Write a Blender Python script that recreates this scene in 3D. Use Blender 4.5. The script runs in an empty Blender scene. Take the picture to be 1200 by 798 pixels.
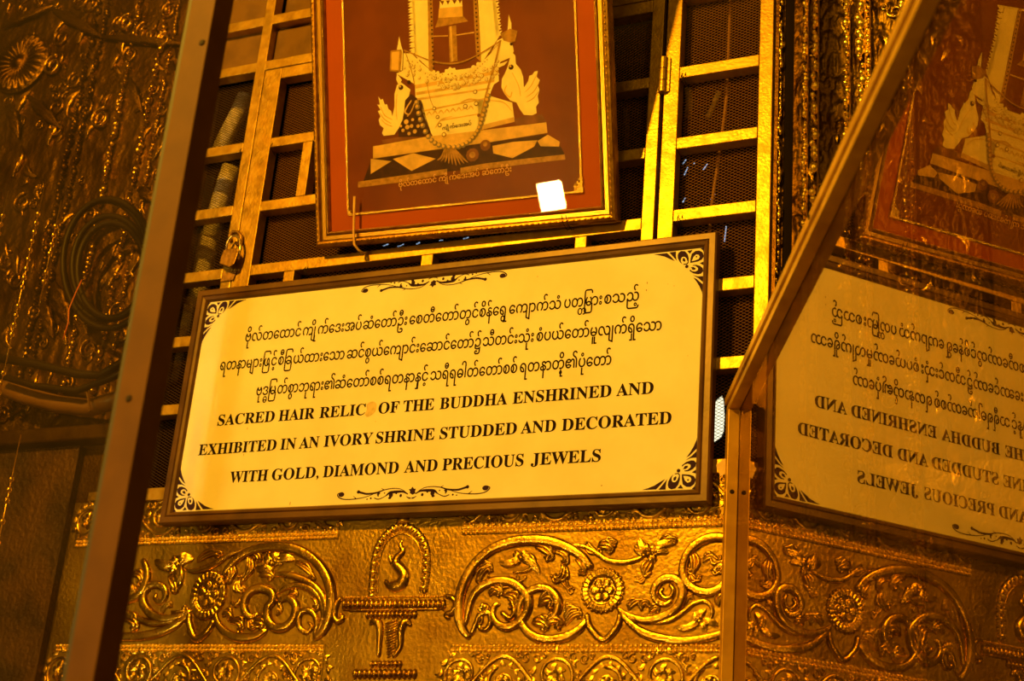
import bpy, bmesh, math, random
import numpy as np
from mathutils import Vector, Matrix

random.seed(7); RNG = np.random.RandomState(11)
SC = bpy.context.scene
COL = SC.collection

# ------------------------------------------------------------------ camera
# wall plane is y = 0, x to the right, z up (camera height = 0), camera on the -y side
F = 1764.0
D = 2.494
R = np.array([[0.91122049, -0.0796091, 0.40415294],
              [-0.08166933, 0.92675363, 0.36668492],
              [-0.40374166, -0.36713771, 0.83797528]])   # camera rows over (x, down, into wall)
C0 = np.array([0, -D, 0.0])
def wv(row): return Vector((row[0], row[2], -row[1]))
right, down, fwd = wv(R[0]), wv(R[1]), wv(R[2])
cam = bpy.data.cameras.new('camera'); camo = bpy.data.objects.new('camera', cam); COL.objects.link(camo)
M = Matrix.Identity(4)
for i in range(3):
    M[i][0] = right[i]; M[i][1] = -down[i]; M[i][2] = -fwd[i]
M.translation = Vector(C0)
camo.matrix_world = M
cam.sensor_width = 36; cam.lens = F / 1200 * 36
cam.clip_start = 0.02
cam.dof.use_dof = True; cam.dof.focus_distance = 2.85; cam.dof.aperture_fstop = 5.0
SC.camera = camo

# ------------------------------------------------------------------ light and exposure
SC.view_settings.view_transform = 'Standard'; SC.view_settings.look = 'None'
SC.view_settings.gamma = 1; SC.view_settings.exposure = 0.5; SC.view_settings.use_curve_mapping = False
w = bpy.data.worlds.new('hall'); SC.world = w; w.use_nodes = True
w.node_tree.nodes['Background'].inputs[0].default_value = (1.0, 0.44, 0.02, 1)
w.node_tree.nodes['Background'].inputs[1].default_value = 0.06
def area(name, loc, target, power, size, colr, sizey=None, spread=math.pi):
    l = bpy.data.lights.new(name, 'AREA'); l.energy = power; l.size = size; l.color = colr; l.spread = spread
    if sizey: l.shape = 'RECTANGLE'; l.size_y = sizey
    o = bpy.data.objects.new(name, l); COL.objects.link(o); o.location = loc
    o.rotation_euler = (Vector(target) - Vector(loc)).to_track_quat('-Z', 'Y').to_euler()
    return o
AMB = (1.0, 0.50, 0.03)
area('ceiling_spot_light', (-2.25, -3.6, 2.85), (-1.2, 0, 1.1), 205, 0.15, AMB)
area('flood_lamp_light', (-3.3316, -5.5393, .4811), (-1.115, -.06, 1.371), 45, 0.135, (1.0, .56, .07))
area('side_fill_light', (0.9, -2.6, 1.9), (-1.4, 0, 0.9), 7, 0.25, AMB)  # added fill for sparkle on the right column, no real fixture
area('hall_soft_light', (-0.6, -3.2, 3.2), (-1.6, 0, 0.9), 8, 0.6, AMB)  # soft overhead fill, added to lift the shade

# ------------------------------------------------------------------ helpers
def ray(u, v):
    d = R.T @ np.array([(u - 600) / F, (v - 399) / F, 1.0])
    return np.array([d[0], d[2], -d[1]])
def P(u, v, y=0.0):
    d = ray(u, v); t = (y + D) / d[1]
    return C0 + d * t
def Px(u, v, x):
    d = ray(u, v); return C0 + d * (x / d[0])

class MB:
    def __init__(s): s.v = []; s.f = []
    def add(s, vs, fs):
        n = len(s.v); s.v += [tuple(float(c) for c in p) for p in vs]; s.f += [tuple(n + i for i in f) for f in fs]
    def box(s, x0, x1, y0, y1, z0, z1):
        s.add([(x0,y0,z0),(x1,y0,z0),(x1,y1,z0),(x0,y1,z0),(x0,y0,z1),(x1,y0,z1),(x1,y1,z1),(x0,y1,z1)],
              [(0,3,2,1),(4,5,6,7),(0,1,5,4),(1,2,6,5),(2,3,7,6),(3,0,4,7)])
    def tube(s, pts, r, n=8, caps=True):
        pts = [Vector(p) for p in pts]; k = len(pts)
        rr = r if isinstance(r, (list, tuple)) else [r] * k
        vs = []; up = None
        for i in range(k):
            t = (pts[min(i+1,k-1)] - pts[max(i-1,0)]).normalized()
            if up is None:
                a = Vector((0,0,1)) if abs(t.z) < .9 else Vector((1,0,0)); up = (a - t*a.dot(t)).normalized()
            else: up = (up - t*up.dot(t)).normalized()
            b = t.cross(up)
            for j in range(n):
                an = 2*math.pi*j/n; vs.append(pts[i] + (up*math.cos(an) + b*math.sin(an))*rr[i])
        fs = [(i*n+j, i*n+(j+1)%n, (i+1)*n+(j+1)%n, (i+1)*n+j) for i in range(k-1) for j in range(n)]
        if caps: fs += [tuple(range(n-1,-1,-1)), tuple(range((k-1)*n, k*n))]
        s.add(vs, fs)

def link(name, me, mat, parent=None, smooth=False, bevel=0):
    o = bpy.data.objects.new(name, me); COL.objects.link(o)
    if mat: me.materials.append(mat)
    if smooth:
        me.polygons.foreach_set('use_smooth', [True]*len(me.polygons))
    if parent: o.parent = parent
    if bevel:
        m = o.modifiers.new('bevel', 'BEVEL'); m.width = bevel; m.segments = 2; m.limit_method = 'ANGLE'
    return o
def obj(name, mb, mat, parent=None, smooth=False, bevel=0, kind=None, label=None, world=True):
    """vertices given in world space (world=True) are shifted to the parent chain's origin"""
    off = Vector((0,0,0))
    if world and parent is not None:
        p = parent
        while p is not None:
            off += p.location; p = p.parent
    me = bpy.data.meshes.new(name)
    me.from_pydata([(v[0]-off.x, v[1]-off.y, v[2]-off.z) for v in mb.v], [], mb.f); me.update()
    o = link(name, me, mat, parent, smooth, bevel)
    if kind: o['kind'] = kind
    if label: o['label'] = label
    return o
def thing(name, label, cat, loc=(0,0,0), group=None):
    o = bpy.data.objects.new(name, None); COL.objects.link(o); o.location = loc; o.empty_display_size = .05
    o['label'] = label; o['category'] = cat
    if group: o['group'] = group
    return o
def structure(name, loc=None):
    o = bpy.data.objects.new(name, None); COL.objects.link(o); o.location = loc or (0,0,0); o.empty_display_size = .05
    o['kind'] = 'structure'; return o
def tag(o, label, cat, group=None):
    o['label'] = label; o['category'] = cat
    if group: o['group'] = group
    return o

# ------------------------------------------------------------------ materials
def mat(name, color, rough=.5, metal=0.0, noise=0.0, scale=40, bump=0.0, bscale=120, dark=None, spec=.5, emit=None, coat=0, patch=None, rvar=0.0):
    m = bpy.data.materials.new(name); m.use_nodes = True; nt = m.node_tree; b = nt.nodes['Principled BSDF']
    b.inputs['Roughness'].default_value = rough; b.inputs['Metallic'].default_value = metal
    b.inputs['Base Color'].default_value = (*color, 1); b.inputs['Specular IOR Level'].default_value = spec
    b.inputs['Coat Weight'].default_value = coat
    tc = nt.nodes.new('ShaderNodeTexCoord')
    def nz(sc, det=5):
        n = nt.nodes.new('ShaderNodeTexNoise'); n.inputs['Scale'].default_value = sc; n.inputs['Detail'].default_value = det
        nt.links.new(tc.outputs['Object'], n.inputs['Vector']); return n
    if noise or dark:
        n = nz(scale); r = nt.nodes.new('ShaderNodeValToRGB')
        dk = dark or tuple(c*(1-noise) for c in color)
        r.color_ramp.elements[0].position = .35 if not patch else patch[0]; r.color_ramp.elements[1].position = .6 if not patch else patch[1]
        r.color_ramp.elements[0].color = (*dk, 1); r.color_ramp.elements[1].color = (*color, 1)
        nt.links.new(n.outputs['Fac'], r.inputs[0]); nt.links.new(r.outputs[0], b.inputs['Base Color'])
    if rvar:
        n = nz(scale*.7); mr = nt.nodes.new('ShaderNodeMapRange')
        mr.inputs[1].default_value = .3; mr.inputs[2].default_value = .7
        mr.inputs[3].default_value = max(.05, rough-rvar); mr.inputs[4].default_value = rough+rvar
        nt.links.new(n.outputs['Fac'], mr.inputs[0]); nt.links.new(mr.outputs[0], b.inputs['Roughness'])
    if bump:
        n = nz(bscale, 6); bp = nt.nodes.new('ShaderNodeBump'); bp.inputs['Strength'].default_value = bump; bp.inputs['Distance'].default_value = .004
        nt.links.new(n.outputs['Fac'], bp.inputs['Height']); nt.links.new(bp.outputs[0], b.inputs['Normal'])
    if emit:
        b.inputs['Emission Color'].default_value = (*emit[0], 1); b.inputs['Emission Strength'].default_value = emit[1]
    return m
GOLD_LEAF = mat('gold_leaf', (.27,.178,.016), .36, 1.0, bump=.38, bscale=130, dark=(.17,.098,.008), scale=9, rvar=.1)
GOLD_RELIEF = mat('gold_relief', (0.561,0.357,0.0425), .25, 1.0, bump=.2, bscale=160, dark=(0.357,0.2,0.0213), scale=22, rvar=.07)
GOLD_BRIGHT = mat('gold_foil', (.98,.72,.14), .28, 1.0, bump=.1, bscale=190)
GOLD_DARK = mat('darkened_gold_foil', (0.105,0.0558,0.00434), .38, 1.0, bump=.35, bscale=150, dark=(0.062,0.0279,0.00248), scale=14)  # darker gold; dimness behind the left glass is put into the colour
GOLD_DIM = mat('dim_gold_relief', (0.231,0.127,0.011), .3, 1.0, bump=.2, bscale=150, dark=(0.143,0.0715,0.0066), scale=20)  # relief gold darkened, the left wall's dim light painted into it
GOLD_PAINT = mat('gold_paint', (0.508,0.342,0.0518), .40, .82, bump=.16, bscale=160, dark=(0.425,0.259,0.0311), scale=60, rvar=.08)
BOARD_PAINT = mat('gold_painted_board', (0.173,0.09,0.00864), .6, .2, bump=.2, bscale=60, dark=(0.122,0.0612,0.00576), scale=25)
DOOR_FRAME = mat('varnished_door_wood', (.098,.037,.0008), .6, 0, bump=.05, bscale=60, dark=(.08,.029,.0006), scale=18, spec=.2)
DOOR_GILT = mat('gilded_door_frame', (0.684,0.432,0.0576), .42, .5, bump=.1, bscale=90, dark=(0.54,0.317,0.036), scale=20)
SIGN_WOOD = mat('stained_frame_wood', (0.131,0.0655,0.0176), .38, .1, bump=.1, bscale=60, dark=(0.0756,0.0353,0.0101), scale=14)
SIGN_FACE = mat('sign_face', (.88,.90,.80), .6, 0, spec=.25, dark=(.82,.82,.66), scale=7, bump=.03, bscale=30)
INK = mat('blue_black_ink', (.012,.005,.02), .7, spec=.1)
INK_BLUE = mat('navy_ink', (.035,.016,.09), .7, spec=.1)
STAIN = mat('brown_glue_stain', (.74,.62,.36), .6, noise=.3, scale=80)
SPECK = mat('dark_rust_speck', (.2,.08,.02), .7)
MESH_WIRE = mat('expanded_metal', (.62,.40,.10), .45, .7)
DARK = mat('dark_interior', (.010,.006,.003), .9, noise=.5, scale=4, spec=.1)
BLACK = mat('dark_seal', (.05,.04,.02), .6)
SCREW = mat('dark_screw_steel', (.02,.010,.004), .7, 0, spec=.2)
MATBOARD = mat('red_brown_mat_board', (.44,.095,.006), .6, noise=.1, scale=8, spec=.15)
PRINT_BG = mat('photo_background', (.205,.055,.003), .30, noise=.25, scale=9, bump=.15, bscale=7, spec=.12)
IVORY = mat('printed_ivory', (.98,.92,.55), .30, noise=.10, scale=40, bump=.15, bscale=7, spec=.12)
IVORY2 = mat('printed_ivory_shade', (.80,.56,.16), .30, noise=.25, scale=50, bump=.15, bscale=7, spec=.12)
P_GOLD = mat('printed_gold', (0.518,0.302,0.0576), .30, noise=.4, scale=90, bump=.15, bscale=7, spec=.12)
P_DARK = mat('printed_dark', (0.0648,0.0252,0.0108), .30, noise=.4, scale=60, bump=.15, bscale=7, spec=.12)
P_BEAD = mat('printed_bead', (.22,.17,.10), .5)
P_BROWN = mat('printed_brown', (0.259,0.108,0.0288), .30, noise=.35, scale=30, bump=.15, bscale=7, spec=.12)
FOIL_LINE = mat('gold_foil_line', (1,.75,.28), .25, 1.0, bump=.6, bscale=500)
PIC_FRAME = mat('gilt_picture_frame', (0.432,0.245,0.0288), .36, .85, dark=(0.259,0.13,0.0144), scale=50, bump=.15, bscale=200)
PIC_COVE = mat('polished_gilt_cove', (0.612,0.36,0.0432), .30, .95)
BRASS = mat('tarnished_brass', (0.446,0.259,0.072), .38, .8, noise=.4, scale=60, bump=.2)
STEEL = mat('worn_steel', (.75,.62,.42), .25, .9)
ROPE = mat('painted_hook_metal', (.75,.50,.20), .5, .4, bump=.5, bscale=300)
CLOTH = mat('pale_rolled_cloth', (.95,.85,.65), .8, noise=.35, scale=60, bump=.4, bscale=60)
PVC = mat('pale_conduit', (0.144,0.072,0.013), .45, 0, noise=.2, scale=20)
CABLE = mat('black_cable', (.012,.006,.002), .5, spec=.2)
REDW = mat('red_wire', (.5,.12,.05), .4)
PAPER = mat('folded_paper', (.75,.55,.25), .6, noise=.15, scale=20)
FLOORM = mat('dim_stone_floor', (.22,.14,.07), .3, noise=.3, scale=3)
HOUSING = mat('lamp_housing', (.1,.1,.1), .5)
LAMP = mat('lamp_diffuser', (1,1,1), .5, emit=((1,.80,.42), 260))
DAYL = mat('daylight_opening', (1,1,1), .5, emit=((1,.93,.62), .95))
BLUE_GLINT = mat('painted_blue_glint', (.5,.6,.75), .2, .3, emit=((.5,.7,1), .5))  # glows to paint the bluish glints behind the mesh

def glass(name, tint, dirt=0.0, ior=1.52, refl=(1,1,1,1)):
    m = bpy.data.materials.new(name); m.use_nodes = True; nt = m.node_tree; nt.nodes.clear()
    out = nt.nodes.new('ShaderNodeOutputMaterial'); mx = nt.nodes.new('ShaderNodeMixShader')
    tr = nt.nodes.new('ShaderNodeBsdfTransparent'); gl = nt.nodes.new('ShaderNodeBsdfGlossy')
    tr.inputs[0].default_value = (*tint, 1); gl.inputs['Roughness'].default_value = 0.0
    gl.inputs['Color'].default_value = refl
    fr = nt.nodes.new('ShaderNodeFresnel'); ge = nt.nodes.new('ShaderNodeNewGeometry'); mr = nt.nodes.new('ShaderNodeMapRange')
    mr.inputs[3].default_value = ior; mr.inputs[4].default_value = 1/ior
    nt.links.new(ge.outputs['Backfacing'], mr.inputs[0]); nt.links.new(mr.outputs[0], fr.inputs['IOR'])
    nt.links.new(fr.outputs[0], mx.inputs[0]); nt.links.new(tr.outputs[0], mx.inputs[1]); nt.links.new(gl.outputs[0], mx.inputs[2])
    last = mx
    if dirt:
        df = nt.nodes.new('ShaderNodeBsdfDiffuse'); df.inputs[0].default_value = (.6,.45,.25,1)
        tc = nt.nodes.new('ShaderNodeTexCoord'); n = nt.nodes.new('ShaderNodeTexNoise'); n.inputs['Scale'].default_value = 7; n.inputs['Detail'].default_value = 8
        nt.links.new(tc.outputs['Object'], n.inputs['Vector'])
        m2 = nt.nodes.new('ShaderNodeMapRange'); m2.inputs[1].default_value = .35; m2.inputs[2].default_value = .75; m2.inputs[3].default_value = dirt*.25; m2.inputs[4].default_value = dirt
        nt.links.new(n.outputs['Fac'], m2.inputs[0])
        mm = nt.nodes.new('ShaderNodeMixShader'); nt.links.new(m2.outputs[0], mm.inputs[0])
        nt.links.new(mx.outputs[0], mm.inputs[1]); nt.links.new(df.outputs[0], mm.inputs[2]); last = mm
    nt.links.new(last.outputs[0], out.inputs[0])
    return m
GLASS_DOOR = glass('door_glass', (.50,.44,.34), .012, 1.85, (1,.80,.45,1))
GLASS_LEFT = glass('smoky_door_glass', (.87,.79,.60), .014)
GLASS_PIC = glass('picture_glass', (.99,.99,.98), 0.0)

# ------------------------------------------------------------------ setting
def sbox(name, x0, x1, y0, y1, z0, z1, m, parent=None):
    mb = MB(); mb.box(x0,x1,y0,y1,z0,z1); o = obj(name, mb, m, parent)
    if parent is None: o['kind'] = 'structure'
    return o
sbox('floor', -4.6, 2.6, -7.0, 1.4, -1.6, -1.5, FLOORM)
wf = structure('wall_front')
GX0, GX1, GZ0, GZ1 = -2.085, -0.682, 0.80, 2.36      # grille opening, outer edges
sbox('gilded_sheet', -4.2, 2.6, 0.0, .08, -1.5, GZ0, GOLD_LEAF, wf)
sbox('gilded_sheet', -4.2, GX0, 0.0, .08, GZ0, 2.6, GOLD_DARK, wf)
sbox('gilded_sheet', GX1, 2.6, 0.012, .08, GZ0, 2.6, GOLD_DARK, wf)
sbox('gilded_sheet', GX0, GX1, 0.0, .08, GZ1, 2.6, GOLD_LEAF, wf)
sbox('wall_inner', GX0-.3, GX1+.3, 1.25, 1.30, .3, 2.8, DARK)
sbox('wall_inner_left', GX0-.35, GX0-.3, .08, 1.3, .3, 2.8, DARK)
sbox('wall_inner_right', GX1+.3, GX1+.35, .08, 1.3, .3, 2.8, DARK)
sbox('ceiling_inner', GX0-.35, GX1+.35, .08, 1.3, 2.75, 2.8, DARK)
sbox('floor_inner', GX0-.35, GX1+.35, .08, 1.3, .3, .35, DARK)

# ------------------------------------------------------------------ grille: fixed frame (window_1) and locked leaf (door_1)
BT = .030                       # bar depth
YF = -.012                      # front of the bars
win = structure('window_1', (-1.38, 0, .8)); leaf = structure('door_1', (-1.38, 0, .8))
def bar(x0, x1, z0, z1, parent, name='grille_bar', dy=0.0):
    mb = MB(); mb.box(x0, x1, YF+dy, YF+BT+dy, z0, z1); return obj(name, mb, GOLD_PAINT, parent, bevel=.0015)
LX0, LX1 = -1.893, -.9085        # leaf limits
LZ1 = 1.829
rails_L = [(1.957,1.983),(1.6178,1.6428),(1.4557,1.4808),(1.2985,1.324),(1.143,1.168),(.985,1.009)]
# fixed stiles
bar(GX0-.03, GX0, .80, GZ1, win, 'stile')
bar(-1.921, LX0-.0015, .80, 2.3, win, 'stile', -.0003)
bar(-.905, -.8735, .80, GZ1, win, 'stile')
bar(-.7095, -.6815, .80, GZ1, win, 'stile')
bar(GX0, -.905, 1.831, 1.856, win, 'rail'); bar(GX0, -.905, 1.957, 1.983, win, 'rail')
bar(GX0, -.905, 2.105, 2.13, win, 'rail'); bar(GX0, GX1, 2.31, GZ1, win, 'rail')
for z0, z1 in rails_L[1:]: bar(GX0, -1.921, z0, z1, win, 'rail')
bar(GX0, GX1, .795, .822, win, 'rail')
rails_R = [(1.8175,1.843),(1.6293,1.6548),(1.4665,1.4919),(1.3074,1.3328),(1.1502,1.1764),(.9928,1.0174),(1.975,2.0),(2.13,2.155)]
for z0, z1 in rails_R: bar(-.8735, -.7095, z0, z1, win, 'rail')
for x in (-1.55, -1.2): bar(x, x+.026, 1.856, 1.957, win, 'muntin')
# solid boards in the top rows
def panel(x0, x1, z0, z1, parent, y=.012):
    mb = MB(); mb.box(x0, x1, y, y+.008, z0, z1); return obj('panel', mb, BOARD_PAINT, parent)
panel(GX0, -1.921, 1.856, 1.957, win); panel(-1.893, -1.55, 1.856, 1.957, win); panel(-1.524, -1.2, 1.856, 1.957, win)
panel(GX0, -1.921, 1.983, 2.105, win, .02); panel(-1.893, -.905, 1.983, 2.105, win, .026)
panel(GX0, -.905, 2.13, 2.31, win); 
# leaf bars
bar(LX0, -1.8466, .815, LZ1, leaf, 'stile'); bar(-.9385, LX1-.004, .815, LZ1, leaf, 'stile')
bar(-1.8466, -.9385, 1.800, LZ1, leaf, 'rail')
for z0, z1 in rails_L[1:]: bar(-1.8466, -.9385, z0, z1, leaf, 'rail')
def muntin(u, v, u2, z0, z1):
    a = P(u, v)[0]; b = P(u2, v)[0]; bar(a, b, z0, z1, leaf, 'muntin')
muntin(354, 200, 365, 1.4808, 1.6178)
muntin(336, 322, 348, 1.168, 1.2985); muntin(497, 302, 510.5, 1.168, 1.2985); muntin(676.5, 281, 690, 1.168, 1.2985)
muntin(620, 120, 632, 1.4808, 1.6178)

def clipline(p, d, x0, x1, z0, z1):
    t0, t1 = -9, 9
    for o_, dd, a, b in ((p[0], d[0], x0, x1), (p[1], d[1], z0, z1)):
        ta, tb = (a-o_)/dd, (b-o_)/dd
        if ta > tb: ta, tb = tb, ta
        t0 = max(t0, ta); t1 = min(t1, tb)
    return (t0, t1) if t1 > t0 else None
def wire_mesh(x0, x1, z0, z1, parent, y=.024, pw=.0122, ph=.0066, wd=.00050, m=None):
    mb = MB()
    for sgn in (1, -1):
        d = np.array([pw, sgn*ph]); L = np.hypot(*d); d = d/L; nrm = np.array([-d[1], d[0]])
        span = (x1-x0) + (z1-z0)*pw/ph; k = int(span/pw)+2
        for i in range(k):
            p = np.array([x0 + i*pw if sgn < 0 else x1 - i*pw, z1 if sgn > 0 else z1])
            if sgn < 0: p = np.array([x0 - (z1-z0)*pw/ph + i*pw, z1])
            else: p = np.array([x0 + i*pw, z1])
            c = clipline(p, d, x0, x1, z0, z1)
            if not c: continue
            a = p + d*c[0]; b = p + d*c[1]; yy = y + sgn*.0006
            vs = []
            for q in (a, b):
                vs += [(q[0]+nrm[0]*wd, yy, q[1]+nrm[1]*wd), (q[0], yy-.0010, q[1]), (q[0]-nrm[0]*wd, yy, q[1]-nrm[1]*wd)]
            mb.add(vs, [(0,1,4,3), (1,2,5,4)])
    return obj('wire_mesh', mb, m or MESH_WIRE, parent, kind='stuff')
wire_mesh(GX0, -1.921, .82, 1.831, win, y=.026, wd=.00062, m=mat('shaded_expanded_metal', (.10,.055,.012), .6))  # same metal, darker copy: the left side's shade is put into its colour
wire_mesh(-.8735, -.7095, .82, 2.31, win, y=.022)
wire_mesh(-1.8466, -1.5, 1.14, 1.80, leaf, y=.026); wire_mesh(-1.5, -1.16, 1.24, 1.36, leaf, y=.026); wire_mesh(-1.16, -.9385, 1.20, 1.80, leaf, y=.026)
# hinge of the leaf
hp = P(781, 88, -.02); h = MB()
def cyl(mb, x, y, z0, z1, r, n=14): mb.tube([(x,y,z0),(x,y,z1)], r, n)
for i in range(3):
    z0 = 1.598 + i*.0275; k = MB(); cyl(k, -.9065, -.0165, z0, z0+.0265, .0088); obj('hinge_knuckle', k, GOLD_PAINT, leaf, bevel=.001)
k = MB(); k.box(-.904, -.893, -.0165, -.0125, 1.600, 1.679); obj('hinge_plate', k, GOLD_PAINT, leaf)
# wire ties twisted round the bars
def tie(u, v, parent_label, n=2, hgt=16):
    mb = MB(); c = P(u, v, YF-.001)
    for i in range(n):
        x = c[0] + (i-.5*(n-1))*.006 + random.uniform(-.001,.001); pts = []
        for j in range(13):
            a = 2*math.pi*j/12; pts.append((x + .003*math.sin(a*1.5+i), YF+BT/2 - .0172*math.cos(a), c[2] + .0152*math.sin(a)))
        mb.tube(pts, .0008, 5)
    return tag(obj('wire_tie', mb, SCREW, None, smooth=True), parent_label, 'wire', 'wire ties around the grille bars')
tie(281.5, 177, 'thin wire tie around the gold rail just left of the leaf seam, above the padlock', 1)
tie(318, 171, 'thin wire tie around the gold rail just right of the leaf seam, above the padlock', 1)
tie(358, 316, 'thin rusty wire tie on the rail under the left end of the picture', 2)
tie(800, 89, 'thin wire tie at the left end of the gold rail level with the hinge', 2)
tie(796, 256, 'thin wire tie on the gold rail above the right end of the sign', 2)

# padlock and hasp
pl = thing('padlock', 'old brown padlock hanging on a ring at the seam of the gold grille', 'padlock', tuple(P(272, 295, -.02)))
def quadbody(pts, y0, y1):
    mb = MB(); n = len(pts)
    mb.add([P(u, v, y0) for u, v in pts] + [P(u, v, y1) for u, v in pts],
           [tuple(range(n))[::-1], tuple(range(n, 2*n))] + [(i, (i+1) % n, n+(i+1) % n, n+i) for i in range(n)])
    return mb
obj('lock_body', quadbody([(262,293),(276,290),(279,296),(274,310),(268,313),(257,309),(259,301)], -.038, -.022), BRASS, pl, bevel=.002)
def arc3(pts, y, r, n=8):
    mb = MB(); mb.tube([P(u, v, y) for u, v in pts], r, n); return mb
obj('shackle', arc3([(265,295),(266.5,284),(271,277),(277,276),(281,281),(282,290),(279,304)], -.029, .0032), STEEL, pl, smooth=True)
tg = thing('hasp', 'dark metal hasp plate and ring welded at the grille seam behind the padlock', 'hasp', tuple(P(277, 280, -.014)))
obj('hasp_ring', arc3([(270,283),(269,276),(273,271.5),(279,272),(283,277),(283,284),(277,287)], -.018, .0042), BRASS, tg, smooth=True)
obj('hasp_plate', quadbody([(262,320),(277,317.5),(273,328),(258,330)], -.016, -.0125), BRASS, tg)

# ------------------------------------------------------------------ things behind the mesh
def hang(label, pts, r, y, m=CLOTH, name='rolled_cloth'):
    mb = MB(); c = [P(u, v, y) for u, v in pts]; mb.tube(c, r, 14)
    return tag(obj(name, mb, m, None, smooth=True), label, 'cloth')
hang('pale roll of cloth leaning behind the upper left mesh, under the boards', [(288,112),(278,135),(266,158),(254,184)], .020, .10)
hang('pale roll of cloth behind the left mesh above the padlock', [(271,196),(262,222),(254,250),(247,278)], .022, .11)
hang('pale roll of cloth behind the left mesh beside and below the padlock', [(247,272),(241,300),(236,330),(228,362)], .024, .12)
hang('pale roll of cloth low behind the mesh, left of the sign', [(216,360),(210,390),(203,420),(196,446)], .022, .10)
hang('thin dark blue roll standing at the far left behind the mesh', [(246,208),(239,245),(230,300),(222,340)], .011, .13, mat('blue_grey_cloth', (.10,.12,.16), .6))
mb = MB(); 
for u, v, L in ((739,425,0),):
    pass
def rod(label, pts, r, y, m):
    mb = MB(); mb.tube([P(u, v, y) for u, v in pts], r, 8); return tag(obj('rod', mb, m, None, smooth=True), label, 'rod')
BR = mat('brown_rod', (.28,.14,.05), .5)
rod('thin brown rod standing behind the right mesh', [(862,-90),(856,0),(852,110),(846,160),(834,240),(822,420),(806,640)], .0035, .05, BR)
rod('pale slanted stick behind the right mesh, lower right of the hinge', [(842,108),(836,124),(829,138)], .0055, .12, CLOTH)
rod('short pale stick behind the right mesh, below the topmost right rail', [(806,104),(808,120),(806,138)], .008, .14, mat('dull_pale', (.3,.25,.16), .7))
rod('pale upright strip behind the mesh between picture and leaf stile', [(733,128),(735,150),(734,172)], .006, .16, mat('dull_grey', (.18,.15,.10), .7))
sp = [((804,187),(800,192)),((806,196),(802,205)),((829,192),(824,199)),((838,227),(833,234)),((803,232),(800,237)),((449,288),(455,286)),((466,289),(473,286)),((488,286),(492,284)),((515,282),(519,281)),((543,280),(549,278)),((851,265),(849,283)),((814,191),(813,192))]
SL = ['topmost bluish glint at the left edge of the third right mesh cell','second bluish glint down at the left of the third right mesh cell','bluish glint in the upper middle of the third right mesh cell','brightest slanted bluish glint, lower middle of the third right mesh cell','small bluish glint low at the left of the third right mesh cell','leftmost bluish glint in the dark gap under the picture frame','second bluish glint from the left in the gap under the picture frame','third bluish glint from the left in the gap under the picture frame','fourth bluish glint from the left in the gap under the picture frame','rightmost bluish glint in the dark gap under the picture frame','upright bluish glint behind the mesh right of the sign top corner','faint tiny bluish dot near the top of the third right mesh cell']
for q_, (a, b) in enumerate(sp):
    mb = MB(); mb.tube([P(*a, .09), P(*b, .09)], .0013, 5)  # bluish glints of light made as small glowing tubes
    tag(obj('glint_streak', mb, BLUE_GLINT, None), SL[q_], 'glint', 'bluish glowing glints made behind the mesh')
# daylight opening far behind
wd = structure('window_2', tuple(P(846, 500, 1.0)))
mb = MB(); pts = [(836,480),(839,470),(846,464),(848,470),(849,488),(848,505),(845,512),(836,519)]
n = len(pts); mb.add([P(u, v, 1.0) for u, v in pts] + [P(u, v, 1.01) for u, v in pts], [tuple(range(n))[::-1], tuple(range(n, 2*n))])
obj('bright_pane', mb, DAYL, wd)

# ------------------------------------------------------------------ lettering from the built-in font
_G = {}
def glyph(ch):
    if ch in _G: return _G[ch]
    def get(s):
        c = bpy.data.curves.new('g', 'FONT'); c.body = s; c.resolution_u = 4
        o = bpy.data.objects.new('g', c); COL.objects.link(o); bpy.context.view_layer.update()
        dg = bpy.context.evaluated_depsgraph_get(); me = o.evaluated_get(dg).to_mesh()
        vs = [(v.co.x, v.co.y) for v in me.vertices]; fs = [tuple(p.vertices) for p in me.polygons]
        o.evaluated_get(dg).to_mesh_clear(); bpy.data.objects.remove(o); bpy.data.curves.remove(c)
        return vs, fs
    vs, fs = get(ch)
    try:
        a = max(v[0] for v in get(ch+'l')[0]) - max(v[0] for v in get('l')[0])
    except ValueError: a = .5
    _G[ch] = (vs, fs, a); return _G[ch]
def bold(s): return [chr(0x1D400 + ord(c) - 65) if 'A' <= c <= 'Z' else c for c in s]
MARK = set('\u102b\u102c\u102d\u102e\u102f\u1030\u1031\u1032\u1036\u1037\u1038\u1039\u103a\u103b\u103c\u103d\u103e')
def lay_latin(s):
    x = 0; out = []
    for c in bold(s):
        vs, fs, a = glyph(c); out.append((vs, fs, x, 0, 1)); x += a
    return out
def lay_burmese(s):
    cl = []; i = 0
    while i < len(s):
        c = [s[i]]; i += 1
        while i < len(s) and s[i] in MARK:
            if s[i] == '\u1039': c.append('_' + s[i+1]); i += 2
            else: c.append(s[i]); i += 1
        cl.append(c)
    x = 0; out = []
    def put(ch, dx=0, dy=0, sc=1):
        vs, fs, a = glyph(ch); out.append((vs, fs, x+dx, dy, sc)); return a
    for c in cl:
        b, m = c[0], c[1:]
        if '\u1031' in m: x += put('\u1031'); m.remove('\u1031')
        if '\u103c' in m:
            a = put('\u103c', -.02); m.remove('\u103c'); x += .13 if a > .4 else a
            x += put(b) + .10
            shift = -.08
        else:
            x += put(b); shift = 0
        low = False
        for k in m:
            if k[0] == '_': put(k[1], -.52, -.50, .74); continue
            if k == '\u103b': x += max(put(k), .22); low = True; continue
            if k in '\u102f\u1030' and low: put(k, .24); x += .16; continue
            if k == '\u103e' and '\u103d' in m: put(k, .17); continue
            if k in '\u102b\u102c\u1038': x += put(k); continue
            put(k, shift)
    return out
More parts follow.
